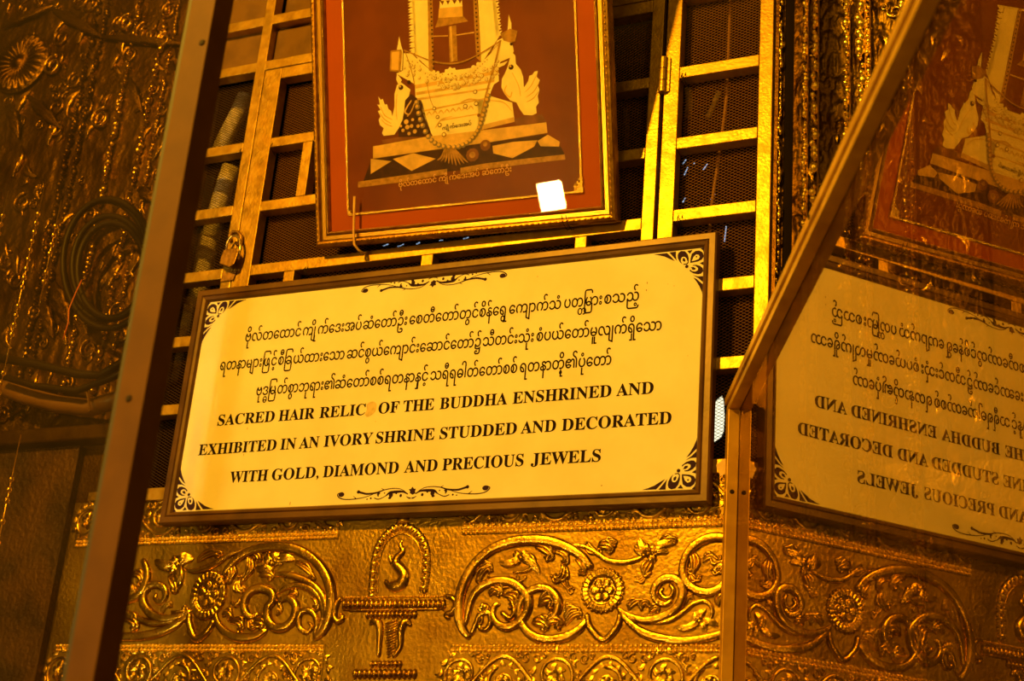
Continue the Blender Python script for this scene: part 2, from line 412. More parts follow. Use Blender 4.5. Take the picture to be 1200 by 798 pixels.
def word(mb, lay, p0, p1, em, plane_y, bold_=0.0):
    """p0,p1: (x,z) of baseline start and end on the board; em = height of one em in metres"""
    xs = [v[0]*sc + gx for vs, fs, gx, gy, sc in lay for v in vs]
    a, b = min(xs), max(xs); p0 = np.array(p0); p1 = np.array(p1); d = (p1-p0)/(b-a)
    for vs, fs, gx, gy, sc in lay:
        for q, (ox, oz) in enumerate([(0,0)] + ([(bold_,0),(-bold_,0),(0,bold_),(0,-bold_)] if bold_ else [])):
            mb.add([(p0[0] + d[0]*(v[0]*sc+gx-a) + ox, plane_y - q*.00002, p0[1] + d[1]*(v[0]*sc+gx-a) + em*(v[1]*sc+gy) + oz) for v in vs], fs)

# ------------------------------------------------------------------ the sign
SY = -.024                                    # board face
sg = thing('notice_sign', 'large cream sign with navy lettering in a brown wooden frame on the gold grille', 'sign', (-1.385, 0, 1.0))
tl, tr, br_, bl = [P(*q, -.034) for q in ((229,344),(838,267),(832,588),(187,614))]
bx0, bx1 = (tl[0]+bl[0])/2, (tr[0]+br_[0])/2; bz0, bz1 = (bl[2]+br_[2])/2, (tl[2]+tr[2])/2
def frame_rails(x0, x1, z0, z1, prof, m, parent, name='frame_rail', T=None, ms=None, smooth=False):
    """prof: (inset, y) pairs from outside to inside; four mitred rails"""
    cs = [(x0,z0,1,1),(x1,z0,-1,1),(x1,z1,-1,-1),(x0,z1,1,-1)]; res = []
    for i in range(4):
        A, B = cs[i], cs[(i+1)%4]; vs = []
        for c in (A, B):
            for ins, y in prof: vs.append((c[0]+c[2]*ins, y, c[1]+c[3]*ins))
        n = len(prof); fs = [(j, j+1, n+j+1, n+j) for j in range(n-1)] + [(n-1, 0, n, 2*n-1)] + [tuple(range(n))[::-1], tuple(range(n, 2*n))]
        mb = MB(); mb.add([T(v) if T else v for v in vs], fs)
        res.append(obj(name, mb, m, parent, world=T is None))
    return res
FWD = .027
frame_rails(bx0, bx1, bz0, bz1, [(0,-.008),(0,-.031),(.003,-.034),(.014,-.034),(.016,-.031),(.018,-.0335),(.0235,-.031),(.027,-.0255),(.027,-.008)], SIGN_WOOD, sg)
mb = MB(); mb.box(bx0+.02, bx1-.02, SY, -.012, bz0+.02, bz1-.02); obj('sign_board', mb, SIGN_FACE, sg)
TY = SY - .0004
def S(u, v): p = P(u, v, TY); return (p[0], p[2])
def text_line(words, L, Rr, em, lay, bw):
    """L, Rr : two baseline pixels of the line"""
    for s, u0, u1 in words:
        mb = MB(); f = lambda u: S(u, L[1] + (Rr[1]-L[1])*(u-L[0])/(Rr[0]-L[0]))
        word(mb, lay(s), f(u0), f(u1), em, TY, bw); obj('word', mb, INK, sg)
capL = .0300
eng = [([('SACRED',254.6,321),('HAIR',326,368),('RELIC',374,427.5),('OF',443,467),('THE',472,508),('BUDDHA',515,594),('ENSHRINED',600.5,716),('AND',722,765.5)], (254.6,498.8), (765,461)),
       ([('EXHIBITED',232,323),('IN',328,346),('AN',350,373),('IVORY',379,436),('SHRINE',440,508.5),('STUDDED',515,605),('AND',610,651),('DECORATED',658,786.5)], (232,533.6), (786,496.3)),
       ([('WITH',268.5,313),('GOLD,',318,373),('DIAMOND',378,466.5),('AND',473.4,512),('PRECIOUS',518,613),('JEWELS',622,703.6)], (270,565.6), (703.4,540.6))]
for ws, a, b in eng: text_line(ws, a, b, .0345, lay_latin, .00028)
bur = [([('ဗိုလ်တထောင်',287,352),('ကျိုက်ဒေးအပ်',354.5,423),('ဆံတော်ဦး',425,476.5),('စေတီတော်တွင်',479.5,560),('စိန်ရွှေ',561.5,594),('ကျောက်သံ',596.5,657),('ပတ္တမြား',661,705),('စသည့်',708,748.5)], (287,400.5), (748,352)),
       ([('ရတနာများဖြင့်',257.5,323.5),('စီခြယ်ထားသော',325.5,403),('ဆင်စွယ်ကျောင်းဆောင်တော်၌',406,563),('သီတင်းသုံး',565.5,625),('စံပယ်တော်မူလျက်ရှိသော',628.5,775)], (264,433.3), (770,387)),
       ([('ဗုဒ္ဓမြတ်စွာဘုရား၏',300,391),('ဆံတော်စစ်ရတနာနှင့်',392,501),('သရီရဓါတ်တော်စစ်',504,605.5),('ရတနာတို့၏ပုံတော်',609,716)], (304,463.2), (712.6,427.3))]
for ws, a, b in bur: text_line(ws, a, b, .0345, lay_burmese, .00042)
# ornaments: traced flat print, drawn once and mirrored about the board's centre
def poly(mb, pts, y): mb.add([(x, y, z) for x, z in pts], [tuple(range(len(pts)))])
def smooth2(pts, n=4, closed=False):
    pts = [np.array(p, float) for p in pts]; k = len(pts); out = []
    rng = range(k) if closed else range(k-1)
    for i in rng:
        if closed: p0, p1, p2, p3 = pts[i-1], pts[i], pts[(i+1)%k], pts[(i+2)%k]
        else: p0, p1, p2, p3 = pts[max(i-1,0)], pts[i], pts[i+1], pts[min(i+2,k-1)]
        for j in range(n):
            t = j/n; out.append(.5*((2*p1)+(-p0+p2)*t+(2*p0-5*p1+4*p2-p3)*t*t+(-p0+3*p1-3*p2+p3)*t**3))
    if not closed: out.append(pts[-1])
    return out
def stroke2(mb, pts, ws, y, n=4):
    c = smooth2(pts, n); W = np.interp(np.linspace(0, len(ws)-1, len(c)), range(len(ws)), ws); vs = []
    for i, p in enumerate(c):
        t = c[min(i+1,len(c)-1)] - c[max(i-1,0)]; t = t/(np.hypot(*t)+1e-12); q = np.array([-t[1], t[0]])*W[i]/2
        vs += [(p[0]+q[0], y, p[1]+q[1]), (p[0]-q[0], y, p[1]-q[1])]
    mb.add(vs, [(2*i, 2*i+1, 2*i+3, 2*i+2) for i in range(len(c)-1)])
def disc2(mb, c, rx, rz, y, n=14): poly(mb, [(c[0]+rx*math.cos(6.2832*i/n), c[1]+rz*math.sin(6.2832*i/n)) for i in range(n)], y)
ix0, ix1, iz0, iz1 = bx0+FWD, bx1-FWD, bz0+FWD, bz1-FWD
KX, KZ = P(755+765/11.4, 280+45/11.4, TY)[0], P(755+765/11.4, 280+45/11.4, TY)[2]
def K(x, y):      # corner crop coordinates to (distance left of corner, distance below it)
    p = S(755+x/11.4, 280+y/11.4); return (max(0, KX-p[0]), max(0, KZ-p[1]))
blue = [[(90,141),(270,120),(330,175),(375,228),(320,205),(240,168),(160,150)],[(300,112),(390,100),(388,150),(395,200),(405,226),(345,160)],
        [(425,115),(460,92),(510,95),(545,135),(560,190),(557,250),(535,275),(480,275),(440,240),(415,190),(412,150)],[(540,92),(612,78),(575,130)],
        [(580,252),(583,200),(600,130),(650,92),(700,85),(745,110),(762,160),(735,205),(680,232)],[(718,58),(765,45),(765,118),(748,82)],
        [(570,358),(600,300),(615,280),(660,275),(710,290),(745,320),(752,360),(720,395),(680,402),(620,390)],[(705,255),(765,232),(765,280)],
        [(612,412),(680,430),(765,425),(765,505),(690,455)],[(620,445),(660,462),(745,535),(765,560),(748,690),(735,640),(700,560),(660,495)]]
cream = [[(455,230),(458,195),(475,173),(505,170),(530,190),(548,240),(530,262),(495,262),(480,280)],[(600,230),(625,170),(660,138),(695,145),(707,172),(690,202),(650,217)],
         [(575,310),(610,290),(650,292),(685,320),(680,350),(645,368),(605,362),(585,345)]]
blue2 = [[(480,225),(480,195),(495,185),(510,195),(518,225),(505,240),(495,232)],[(585,312),(620,305),(652,322),(648,342),(618,345),(600,335),(605,325)]]
for sx, sz, wh in ((1,1,'upper right'),(-1,1,'upper left'),(1,-1,'lower right'),(-1,-1,'lower left')):
    mb = MB(); mc = MB()
    def T2(q): return ((ix1 - q[0]) if sx > 0 else (ix0 + q[0]), (iz1 - q[1]) if sz > 0 else (iz0 + q[1]))
    for pg in blue: poly(mb, [T2(K(*q)) for q in pg], TY)
    for pg in cream: poly(mc, [T2(K(*q)) for q in pg], TY-.0003)
    m3 = MB()
    for pg in blue2: poly(m3, [T2(K(*q)) for q in pg], TY-.0006)
    c = T2(K(665,170)); disc2(m3, c, .0016, .0016, TY-.0006); c = T2(K(535,300)); disc2(m3, c, .0034, .0034, TY-.0006)
    o = obj('corner_ornament', mb, INK_BLUE, sg); obj('petal_lining', mc, SIGN_FACE, o); obj('petal_eye', m3, INK_BLUE, o)
cc7 = S(390+585/6.316, 560+100/6.316); tilt = math.atan2(-(73-130), 1132-70)
def O(x, y):
    p = S(390+x/6.316, 560+y/6.316); return (p[0]-cc7[0], p[1]-cc7[1])
u7 = .00025
for flip, cpos in ((1, cc7), (-1, S(420+580/6.667, 310+146/6.667))):
    mb = MB()
    for mir in (1, -1):
        def T3(q):
            a = O(*q); return (cpos[0]+mir*a[0], cpos[1]+flip*(a[1]))
        def st(pts, ws): stroke2(mb, [T3(q) for q in pts], [w_*u7 for w_ in ws], TY)
        def dc(x, y, a, b=None): c = T3((x, y)); disc2(mb, c, a*u7, (b or a)*u7, TY)
        st([(635,95),(680,72),(740,64),(800,70),(850,85),(920,88),(960,78),(995,66)], [3,6,7,8,14,16,16,18]); dc(997,66,14)
        st([(798,70),(822,55)], [9,2]); st([(1006,116),(1032,94)], [9,2])
        st([(610,118),(650,96),(700,92),(750,95),(780,118),(825,136),(862,124)], [8,16,22,22,6,8,8])
        dc(738,112,18,22); dc(742,134,14,10); dc(662,124,11,13); dc(790,93,6); dc(888,124,8); dc(916,128,6)
        st([(832,84),(838,100),(832,116)], [26,18,6]); dc(700,100,9,12)
        st([(860,88),(930,110),(1010,118),(1090,115),(1140,98),(1162,72),(1140,58)], [4,6,8,8,9,9,5]); dc(1130,74,27,20)
        st([(583,150),(600,146),(618,134)], [12,10,4])
    def T4(q): a = O(*q); return (cpos[0]+a[0], cpos[1]+flip*a[1])
    poly(mb, [T4(q) for q in [(590,65),(600,80),(615,80),(608,100),(612,112),(590,125),(570,112),(572,98),(562,85),(578,82)]], TY)
    obj('scroll_ornament', mb, INK_BLUE, sg)
# stain beside RELIC and small specks
mb = MB(); poly(mb, [S(u, v) for u, v in smooth2([(430,474),(436,470.5),(441,473),(440.5,480),(437,485),(431,488.5),(428,486),(430,480)], 3, True)], TY-.0002); obj('glue_stain', mb, STAIN, sg)
mb = MB()
for u, v, a, b in ((758.5,331.5,.0008,.0022),(757.5,340,.0008,.0020),(745,304,.0008,.0008),(783,333,.0006,.0006),(790,335,.0007,.0007),(290,502,.0005,.003),(285.5,533,.0005,.003),(705,569,.0012,.0010),(340,590,.0007,.004),(630,324,.0005,.0015),(440,494,.0006,.0006),(806,417,.0006,.0006)):
    disc2(mb, S(u, v), a, b, TY-.0002, 8)
obj('specks', mb, SPECK, sg, kind='stuff')

# ------------------------------------------------------------------ embossed relief tools (all on the wall plane y = 0)
OR = {'c2': (120,598), 'c3': (350,598), 'c4': (600,598)}
def cw(o, x, y):
    p = P(OR[o][0] + x/3.99, OR[o][1] + y/3.99); return np.array([p[0], p[2]])
def cs(o): # metres per crop unit near the crop's middle
    return float(np.hypot(*(cw(o, 620, 420) - cw(o, 600, 400))) / 28.28)
PROF = [(-1,0),(-.86,.5),(-.45,.9),(0,1.0),(.45,.9),(.86,.5),(1,0)]
def stem(mb, pts, ws, y0=0.0, hr=.62, n=7, prof=PROF, groove=0):
    """swept relief strand; pts (x,z) in metres, ws widths"""
    c = smooth2(pts, n); k = len(c)
    W = np.interp(np.linspace(0, len(ws)-1, k), range(len(ws)), ws)
    cum = np.concatenate([[0], np.cumsum([np.hypot(*(c[i+1]-c[i])) for i in range(k-1)])])
    pr = [(a, h*(1-groove*math.exp(-(a/.3)**2))) for a, h in prof]
    m = len(pr); vs = []
    for i, p in enumerate(c):
        t = c[min(i+1,k-1)] - c[max(i-1,0)]; t = t/(np.hypot(*t)+1e-12); q = np.array([-t[1], t[0]]); e = min(1, min(cum[i], cum[-1]-cum[i])/(W[i]*.5+1e-9)+.25)
        for a, h in pr: vs.append((p[0]+q[0]*a*W[i]/2*e, y0-h*W[i]*hr*e, p[1]+q[1]*a*W[i]/2*e))
    fs = [(i*m+j, (i+1)*m+j, (i+1)*m+j+1, i*m+j+1) for i in range(k-1) for j in range(m-1)]
    fs += [tuple(range(m)), tuple(range((k-1)*m, k*m))[::-1]]
    mb.add(vs, fs)
def dome(mb, c, rx, rz, h, y0=0.0, ang=0.0, n=9, rings=3):
    vs = []; ca, sa = math.cos(ang), math.sin(ang)
    for r_ in range(rings):
        a = (math.pi/2)*r_/rings; rr, hh = math.cos(a), math.sin(a)
        for i in range(n):
            x = rx*rr*math.cos(6.2832*i/n); z = rz*rr*math.sin(6.2832*i/n)
            vs.append((c[0]+x*ca-z*sa, y0-h*hh, c[1]+x*sa+z*ca))
    vs.append((c[0], y0-h, c[1])); fs = []
    for r_ in range(rings-1):
        for i in range(n): fs.append((r_*n+i, r_*n+(i+1)%n, (r_+1)*n+(i+1)%n, (r_+1)*n+i))
    for i in range(n): fs.append(((rings-1)*n+i, (rings-1)*n+(i+1)%n, rings*n))
    mb.add(vs, fs)
def leafr(mb, a, b, wd, h=None, bend=0.0, y0=0.0, lobes=3, n=9):
    """embossed leaf from base a to tip b with a raised rim, midrib and lobed edge"""
    a = np.array(a, float); b = np.array(b, float); d = b-a; L = np.hypot(*d)+1e-9; t = d/L; q = np.array([-t[1], t[0]]); h = h or wd*.35
    prof = [(-1,0),(-.8,.9),(-.4,.45),(0,.95),(.4,.45),(.8,.9),(1,0)]; vs = []; m = len(prof)
    for i in range(n+1):
        s = i/n; w_ = wd/2*(math.sin(math.pi*min(1,s*.93+.07))**.75)*(1+.28*math.cos(2*math.pi*lobes*s)); c = a + d*s + q*bend*L*math.sin(math.pi*s)
        for u, hh in prof: vs.append((c[0]+q[0]*u*w_, y0-hh*h*math.sin(math.pi*(.12+.8*s)), c[1]+q[1]*u*w_))
    fs = [(i*m+j, (i+1)*m+j, (i+1)*m+j+1, i*m+j+1) for i in range(n) for j in range(m-1)]
    mb.add(vs, fs)
def radial(mb, c, Rr, hf, y0=0.0, nr=26, nt=132, sx=1.0, sz=1.0):
    vs = [(c[0], y0-hf(0,0), c[1])]
    for i in range(1, nr+1):
        r = i/nr
        for j in range(nt):
            th = 2*math.pi*j/nt; rr, h = hf(r, th, True) if False else (r, hf(r, th)); vs.append((c[0]+Rr*rr*sx*math.cos(th), y0-h, c[1]+Rr*rr*sz*math.sin(th)))
    fs = [(0, 1+(j+1)%nt, 1+j) for j in range(nt)]
    for i in range(nr-1):
        for j in range(nt): fs.append((1+i*nt+j, 1+i*nt+(j+1)%nt, 1+(i+1)*nt+(j+1)%nt, 1+(i+1)*nt+j))
    mb.add(vs, fs)
def rosette_h(R_, petals=6, rays=26):
    def f(r, th):
        e = 1 if r < .94 else max(0, (1-r)/.06)
        ray = abs(math.cos(rays*th/2))**.7
        rim = (.055+.045*ray)*min(1, max(0, (r-.60)/.07)) if r > .60 else 0
        c_ = abs(math.cos(petals*th/2)); po = .36+.20*c_**.6
        pet = .12*min(1, max(0, (po-r)/.07))*(.45+.55*c_**.4)*(.7+.6*r) if .12 < r < po else 0
        boss = .06+.13*max(0, 1-(r/.14)**2)**.5 if r < .14 else 0
        return R_*e*(.06+.8*rim+.72*pet+.8*boss)
    return f
def beads(mb, pts, pitch, rx, rz, h, y0=0.0, jit=.12):
    pts = [np.array(p, float) for p in pts]
    for i in range(len(pts)-1):
        d = pts[i+1]-pts[i]; L = np.hypot(*d); k = max(1, int(L/pitch)); an = math.atan2(d[1], d[0])
        for j in range(k):
            c = pts[i] + d*(j+.5)/k + RNG.uniform(-1,1,2)*pitch*jit*.5
            s = 1+RNG.uniform(-jit,jit)*1.3
            dome(mb, c, rx*s, rz*s, h*(1+RNG.uniform(-.25,.25)), y0, an, n=7, rings=2)
def spiral_pts(c, r0, a0, turns, sgn=1, n=16, shrink=.15):
    out = []
    for i in range(n+1):
        s = i/n; r = r0*(1-s)+r0*shrink*s; a = a0+sgn*turns*2*math.pi*s; out.append((c[0]+r*math.cos(a), c[1]+r*math.sin(a)))
    return out

def relief_thing(name, label, loc, group=None):
    t = thing(name, label, 'relief', loc, group); t['category'] = 'relief'; return t
def scroll(o, t, name, pts, ws, groove=0, hr=.5):
    k = cs(o); mb = MB(); stem(mb, [cw(o, *p) for p in pts], [w_*k*1.28 for w_ in ws], hr=hr, groove=groove)
    return obj(name, mb, GOLD_RELIEF, t, smooth=True)
def acanthus(mb, a, b, wd, bend):
    a = np.array(a, float); b = np.array(b, float); d = b-a; L = np.hypot(*d)+1e-9; q = np.array([-d[1], d[0]])/L; sg = 1 if bend >= 0 else -1
    for j in (-1, 0, 1):
        Lf = 1-.18*abs(j); pts = []
        for s_ in (0, .25, .5, .75, 1):
            pts.append(a + d*s_*Lf + q*(bend*L*1.3*math.sin(math.pi*s_*.8) + j*wd*.33*math.sin(math.pi*(.15+.75*s_))))
        e = pts[-1]; pts += [e - d/L*wd*.10 - q*sg*wd*.30, e - d/L*wd*.36 - q*sg*wd*.30]
        stem(mb, pts, [wd*.18, wd*.34, wd*.40, wd*.40, wd*.34, wd*.30, wd*.14], 0, .62, 3)
    dome(mb, a + d*.88 - q*sg*wd*.16, wd*.20, wd*.20, wd*.22)
def leaves(o, t, lst, name='leaf'):
    k = cs(o)
    for a, b, wd, bend in lst:
        mb = MB(); acanthus(mb, cw(o, *a), cw(o, *b), wd*k*1.25, bend); obj(name, mb, GOLD_RELIEF, t, smooth=True)
def flower(o, t, c, r, tips, wd=34):
    k = cs(o); mb = MB()
    for tp in tips: leafr(mb, cw(o, *c), cw(o, *tp), wd*k*1.25, bend=.12, lobes=1)
    dome(mb, cw(o, *c), r*k, r*k, r*k*.8); obj('flower', mb, GOLD_RELIEF, t, smooth=True)

# right scroll panel
fr = relief_thing('scroll_relief', 'embossed gold scroll with round rosette below the right half of the sign', tuple(P(690, 690)))
c = 'c3'
scroll(c, fr, 'stem', [(805,602),(770,560),(752,500),(753,420),(780,330),(838,240),(920,175),(1020,145),(1120,140),(1200,152),(1280,185),(1335,225),(1375,280)], [18,30,36,38,38,38,36,38,40,38,34,30,24], .35)
scroll(c, fr, 'stem', [(780,540),(795,470),(818,400),(862,355),(930,330),(1000,338),(1055,380),(1078,430),(1060,490),(1020,530),(975,547),(930,530),(908,490),(918,448),(945,440)], [14,24,28,30,32,34,34,32,32,32,32,28,24,20,14], .3)
scroll(c, fr, 'stem', [(1350,500),(1330,540),(1280,580),(1210,603),(1140,603),(1080,575),(1045,530),(1030,480),(1045,420),(1080,380),(1130,362),(1180,378),(1212,420),(1210,470),(1180,500),(1130,490)], [12,26,32,34,34,32,30,28,28,28,30,32,34,30,24,14], .3)
scroll(c, fr, 'tendril', [(1250,160),(1330,168),(1400,205),(1450,235),(1520,243),(1590,228),(1625,200)], [8,16,20,20,20,16,10], .2)
scroll(c, fr, 'tendril', [(945,470),(985,505),(1010,480),(1000,430),(975,410)], [20,24,22,18,8], 0)
leaves(c, fr, [((835,345),(910,270),34,.2),((880,310),(1060,290),26,-.2),((1110,165),(1180,235),44,.2),((1190,190),(1245,260),34,.3),((1245,250),(1185,325),40,.3),((1300,225),(1325,305),36,.25),((1250,260),(1285,385),26,-.15),
   ((890,400),(935,385),30,.3),((900,360),(945,400),36,.3),((820,540),(850,480),30,-.2),((870,430),(850,470),36,.3),((960,395),(1000,460),40,.4),((1090,520),(1160,560),40,.2),((1140,540),(1230,545),44,.3),((1240,510),(1320,480),36,.3),((1250,480),(1290,455),26,.4),((1120,440),(1190,450),50,.4),((1140,400),(1200,410),36,.3),((850,280),(905,262),26,.3)])
scroll(c, fr, 'curl', [(805,590),(830,530),(850,490),(890,480),(900,520),(880,555),(850,555),(845,530)], [16,20,22,22,22,20,16,10], .2)
flower(c, fr, (1040,225), 14, [(935,245),(985,245),(1010,190),(1080,200),(1095,240),(1130,300)])
scroll(c, fr, 'curl', [(1075,200),(1100,225),(1098,262),(1060,285),(1000,292)], [10,18,18,14,8])
c = 'c4'; k = cs(c)
mb = MB(); R_ = 101*k; radial(mb, cw(c, 425, 376), R_, rosette_h(R_)); obj('rosette', mb, GOLD_RELIEF, fr, smooth=True)
mb = MB()
for i in range(26):
    a = 2*math.pi*(i+.5)/26; cc = cw(c, 425, 376); dome(mb, (cc[0]+R_*.96*math.cos(a), cc[1]+R_*.96*math.sin(a)), 11*k, 11*k, 10*k, n=7, rings=2)
obj('scalloped_edge', mb, GOLD_RELIEF, fr, smooth=True)
scroll(c, fr, 'drop_petal', [(352,478),(358,530),(385,575),(428,608),(470,575),(500,530),(505,478)], [20,26,28,26,28,26,20], .2)
scroll(c, fr, 'stem', [(490,455),(545,492),(620,514),(700,500),(762,468),(795,415),(798,360),(770,325),(722,318),(680,345),(664,385),(680,425),(720,440),(755,415)], [12,24,30,34,36,36,36,36,34,32,30,26,22,12], .35)
scroll(c, fr, 'curl', [(735,345),(755,370),(745,405),(715,410),(695,385),(712,362)], [12,20,22,22,18,10])
scroll(c, fr, 'tendril', [(600,518),(680,526),(745,512),(800,478),(850,438),(900,425),(932,450),(936,490),(915,520)], [8,16,20,20,18,18,18,14,8], .2)
scroll(c, fr, 'stem', [(495,462),(545,520),(610,570),(700,600),(800,612),(900,600),(1000,572),(1060,545)], [12,26,34,38,36,32,28,20], .35)
scroll(c, fr, 'stem', [(1060,150),(1000,130),(940,127),(880,148),(832,190),(805,245),(802,300),(830,350),(880,380),(940,382),(985,355),(1005,310),(1000,270),(965,262),(940,290)], [20,34,36,36,34,34,34,34,36,36,34,30,26,20,10], .35)
leaves(c, fr, [((842,195),(835,300),40,.15),((835,290),(885,318),34,-.3),((890,240),(955,235),34,.3),((930,205),(990,225),34,-.3),((985,230),(935,290),34,.3),((960,270),(995,340),30,.3),((540,462),(610,430),36,.2),((600,470),(645,440),34,.4),((640,475),(690,470),32,.3),
   ((345,150),(420,195),34,-.15),((400,165),(470,195),44,.2),((430,170),(490,160),34,.3),((810,440),(850,405),26,.3),((960,450),(1010,400),34,.3),((245,540),(330,490),34,.2),((140,540),(230,540),40,.3),((820,235),(850,180),22,.2)])
flower(c, fr, (640,205), 18, [(570,165),(595,130),(625,150),(690,180),(775,150),(735,195),(665,250)], 40)
leaves(c, fr, [((650,235),(625,310),44,-.1),((625,300),(575,318),26,.3),((690,160),(770,145),40,.2)])
flower(c, fr, (878,520), 14, [(765,550),(860,470),(905,455),(968,545),(905,570),(860,500)], 34)
# left scroll panel
fl = relief_thing('scroll_relief', 'embossed gold scroll with oval rosette below the left half of the sign', tuple(P(245, 695)))
c = 'c2'; k = cs(c)
scroll(c, fl, 'stem', [(985,604),(1030,570),(1060,510),(1072,430),(1062,340),(1020,262),(955,205),(880,176),(790,172),(700,190),(640,222),(592,270),(562,315)], [18,28,34,36,36,34,34,36,36,32,30,26,20], .35)
scroll(c, fl, 'tendril', [(680,178),(600,208),(540,245),(475,275),(425,285),(385,272)], [8,18,22,22,18,10], .2)
scroll(c, fl, 'stem', [(1025,560),(1048,480),(1030,400),(980,345),(910,312),(840,300),(770,312)], [12,24,26,26,24,18,8], .25)
scroll(c, fl, 'stem', [(1000,590),(1035,500),(1025,430),(985,375),(920,352),(860,362),(820,392)], [10,20,24,24,22,18,10], .25)
scroll(c, fl, 'stem', [(845,470),(830,430),(870,412),(905,445),(900,500),(865,542),(815,550),(778,515),(775,460),(800,420),(790,382),(740,365),(690,385),(665,435),(672,480),(700,500),(735,480)], [10,20,26,30,32,32,32,32,30,30,30,30,30,30,28,22,12], .3)
scroll(c, fl, 'stem', [(528,465),(540,525),(585,575),(650,598),(720,590),(775,555)], [12,24,30,32,30,18], .35)
scroll(c, fl, 'drop_petal', [(410,475),(408,530),(440,602),(495,565),(528,505)], [18,24,26,26,20], .2)
scroll(c, fl, 'stem', [(418,468),(360,498),(285,508),(225,480),(193,425),(205,375),(245,348),(288,362),(298,400),(275,430),(248,415),(255,385)], [12,24,30,32,32,30,28,26,24,22,18,10], .35)
scroll(c, fl, 'tendril', [(95,470),(150,498),(230,528),(310,522),(370,500)], [16,22,24,22,10], .2)
scroll(c, fl, 'stem', [(415,480),(350,535),(270,572),(180,590),(70,592)], [12,28,32,32,28], .35)
scroll(c, fl, 'stem', [(190,225),(212,290),(200,360),(160,405),(95,425),(40,410)], [18,28,32,32,28,20], .35)
mb = MB(); cc = cw(c, 497, 398); R_ = 88*k; radial(mb, cc, R_, rosette_h(R_, 7, 24), sx=.97, sz=1.12); obj('rosette', mb, GOLD_RELIEF, fl, smooth=True)
flower(c, fl, (355,255), 18, [(245,235),(300,280),(330,215),(405,205),(430,225),(345,385)], 44)
flower(c, fl, (795,250), 18, [(715,275),(770,200),(830,195),(850,245),(905,230),(745,310)], 34)
leaves(c, fl, [((320,300),(345,385),44,.1),((440,240),(560,212),30,.15),((700,190),(735,240),34,.2),((690,210),(640,330),34,.2),((640,320),(665,375),34,-.3),((600,250),(590,340),36,.15),((735,300),(800,320),34,.2),((900,240),(990,330),26,.1),((930,360),(995,410),30,.3),
  ((870,385),(910,405),24,.3),((985,400),(995,470),34,.3),((700,520),(760,560),44,.3),((690,500),(740,530),34,-.3),((560,480),(600,510),30,.3),((600,520),(650,570),34,.3),((830,450),(815,490),20,.2),((270,495),(330,440),26,.2),((320,480),(400,455),34,-.2),((130,300),(180,350),34,.3),((100,500),(160,560),44,.2),((140,340),(120,400),26,.3)])
scroll(c, fl, 'curl', [(990,590),(1005,530),(985,480),(945,470),(920,500),(925,550),(960,570),(980,545),(960,520)], [14,20,22,22,22,20,18,14,8], .2)
scroll(c, fl, 'curl', [(600,425),(625,445),(645,425),(640,405)], [10,18,18,8]); scroll(c, fl, 'curl', [(560,500),(590,480),(605,500),(590,518)], [10,18,18,8])

# narrow running-scroll borders
def border(label, x0, x1, z0, z1, ends, edge):
    """ends: which ends carry a bead column; edge: +1 bead rows along the top, -1 along the bottom"""
    t = relief_thing('border_relief', label, ((x0+x1)/2, 0, z0))
    mb = MB(); mb.box(x0, x1, -.002, .001, z0, z1); obj('border_sheet', mb, GOLD_LEAF, t, bevel=.001)
    ze = z1 if edge > 0 else z0; q = .0062
    for i, s in enumerate((0, 1)):
        zz = ze - edge*(.004 + s*.0085); b = MB(); beads(b, [(x0+.004, zz), (x1-.004, zz)], q*1.45, q*.74, .0040, .0046, -.002); obj('bead_row', b, GOLD_BRIGHT, t, smooth=True, kind='stuff')
    for e in ends:
        b = MB(); xx = x0+.005 if e < 0 else x1-.005; beads(b, [(xx, z0), (xx, z1)], q*1.3, q*.62, .0034, .0035, -.002); obj('bead_column', b, GOLD_BRIGHT, t, smooth=True, kind='stuff')
    za, zb = (z0+.004, z1-.016) if edge > 0 else (z0+.016, z1-.004)
    H = zb-za; mid = (za+zb)/2; per = H*1.28; n = max(1, int(round((x1-x0-.02)/per))); per = (x1-x0-.02)/n
    wave = []
    for i in range(n*6+1):
        s = i/6; wave.append((x0+.01+per*s, mid - H*.42*math.cos(math.pi*s)))
    b = MB(); stem(b, wave, [.0095], -.001, .7, 5, groove=.3); obj('running_stem', b, GOLD_RELIEF, t, smooth=True)
    lv = MB()
    for i in range(n+1):
        sg_ = 1 if i % 2 == 0 else -1; cx = x0+.01+per*i; cz = mid + sg_*H*.10
        cx = min(max(cx, x0+.028), x1-.028)
        b = MB(); r = H*(.44 if i % 2 == 0 else .34); cz = mid + sg_*H*(.04 if i % 2 == 0 else .12)
        stem(b, spiral_pts((cx, cz), r, math.pi/2*-sg_+.3, 1.45, 1 if i % 3 else -1, 22, .25), [.0085, .0075, .0055], -.001, .62, 2, groove=.25)
        obj('spiral', b, GOLD_RELIEF, t, smooth=True)
        for j in range(6):
            a = j*1.05+i; leafr(lv, (cx+r*.12*math.cos(a), cz+r*.12*math.sin(a)), (cx+r*.62*math.cos(a+.5), cz+r*.62*math.sin(a+.5)), r*.42, h=.005, bend=.3, y0=-.001, lobes=1, n=5)
        for j in range(13):
            a = j*.483+i*.4; leafr(lv, (cx+r*1.06*math.cos(a), cz+r*1.06*math.sin(a)), (cx+r*1.42*math.cos(a+.25), cz+r*1.42*math.sin(a+.25)), r*.32, h=.0042, bend=.4, y0=-.001, lobes=1, n=5)
        for sx in (-1, 1):
            for (fx, fz, rr) in ((.44,-.38,.11),(.34,.40,.10),(.47,.05,.09),(.30,-.44,.07),(.20,.46,.06)):
                if x0+.02 < cx+sx*per*fx < x1-.02: stem(lv, spiral_pts((cx+sx*per*fx, mid + sg_*H*fz), H*rr, 1.0*sx, 1.2, sx, 9, .25), [.0052,.0040], -.001, .8, 2)
    obj('small_leaves_and_curls', lv, GOLD_RELIEF, t, smooth=True, kind='stuff')
    return t
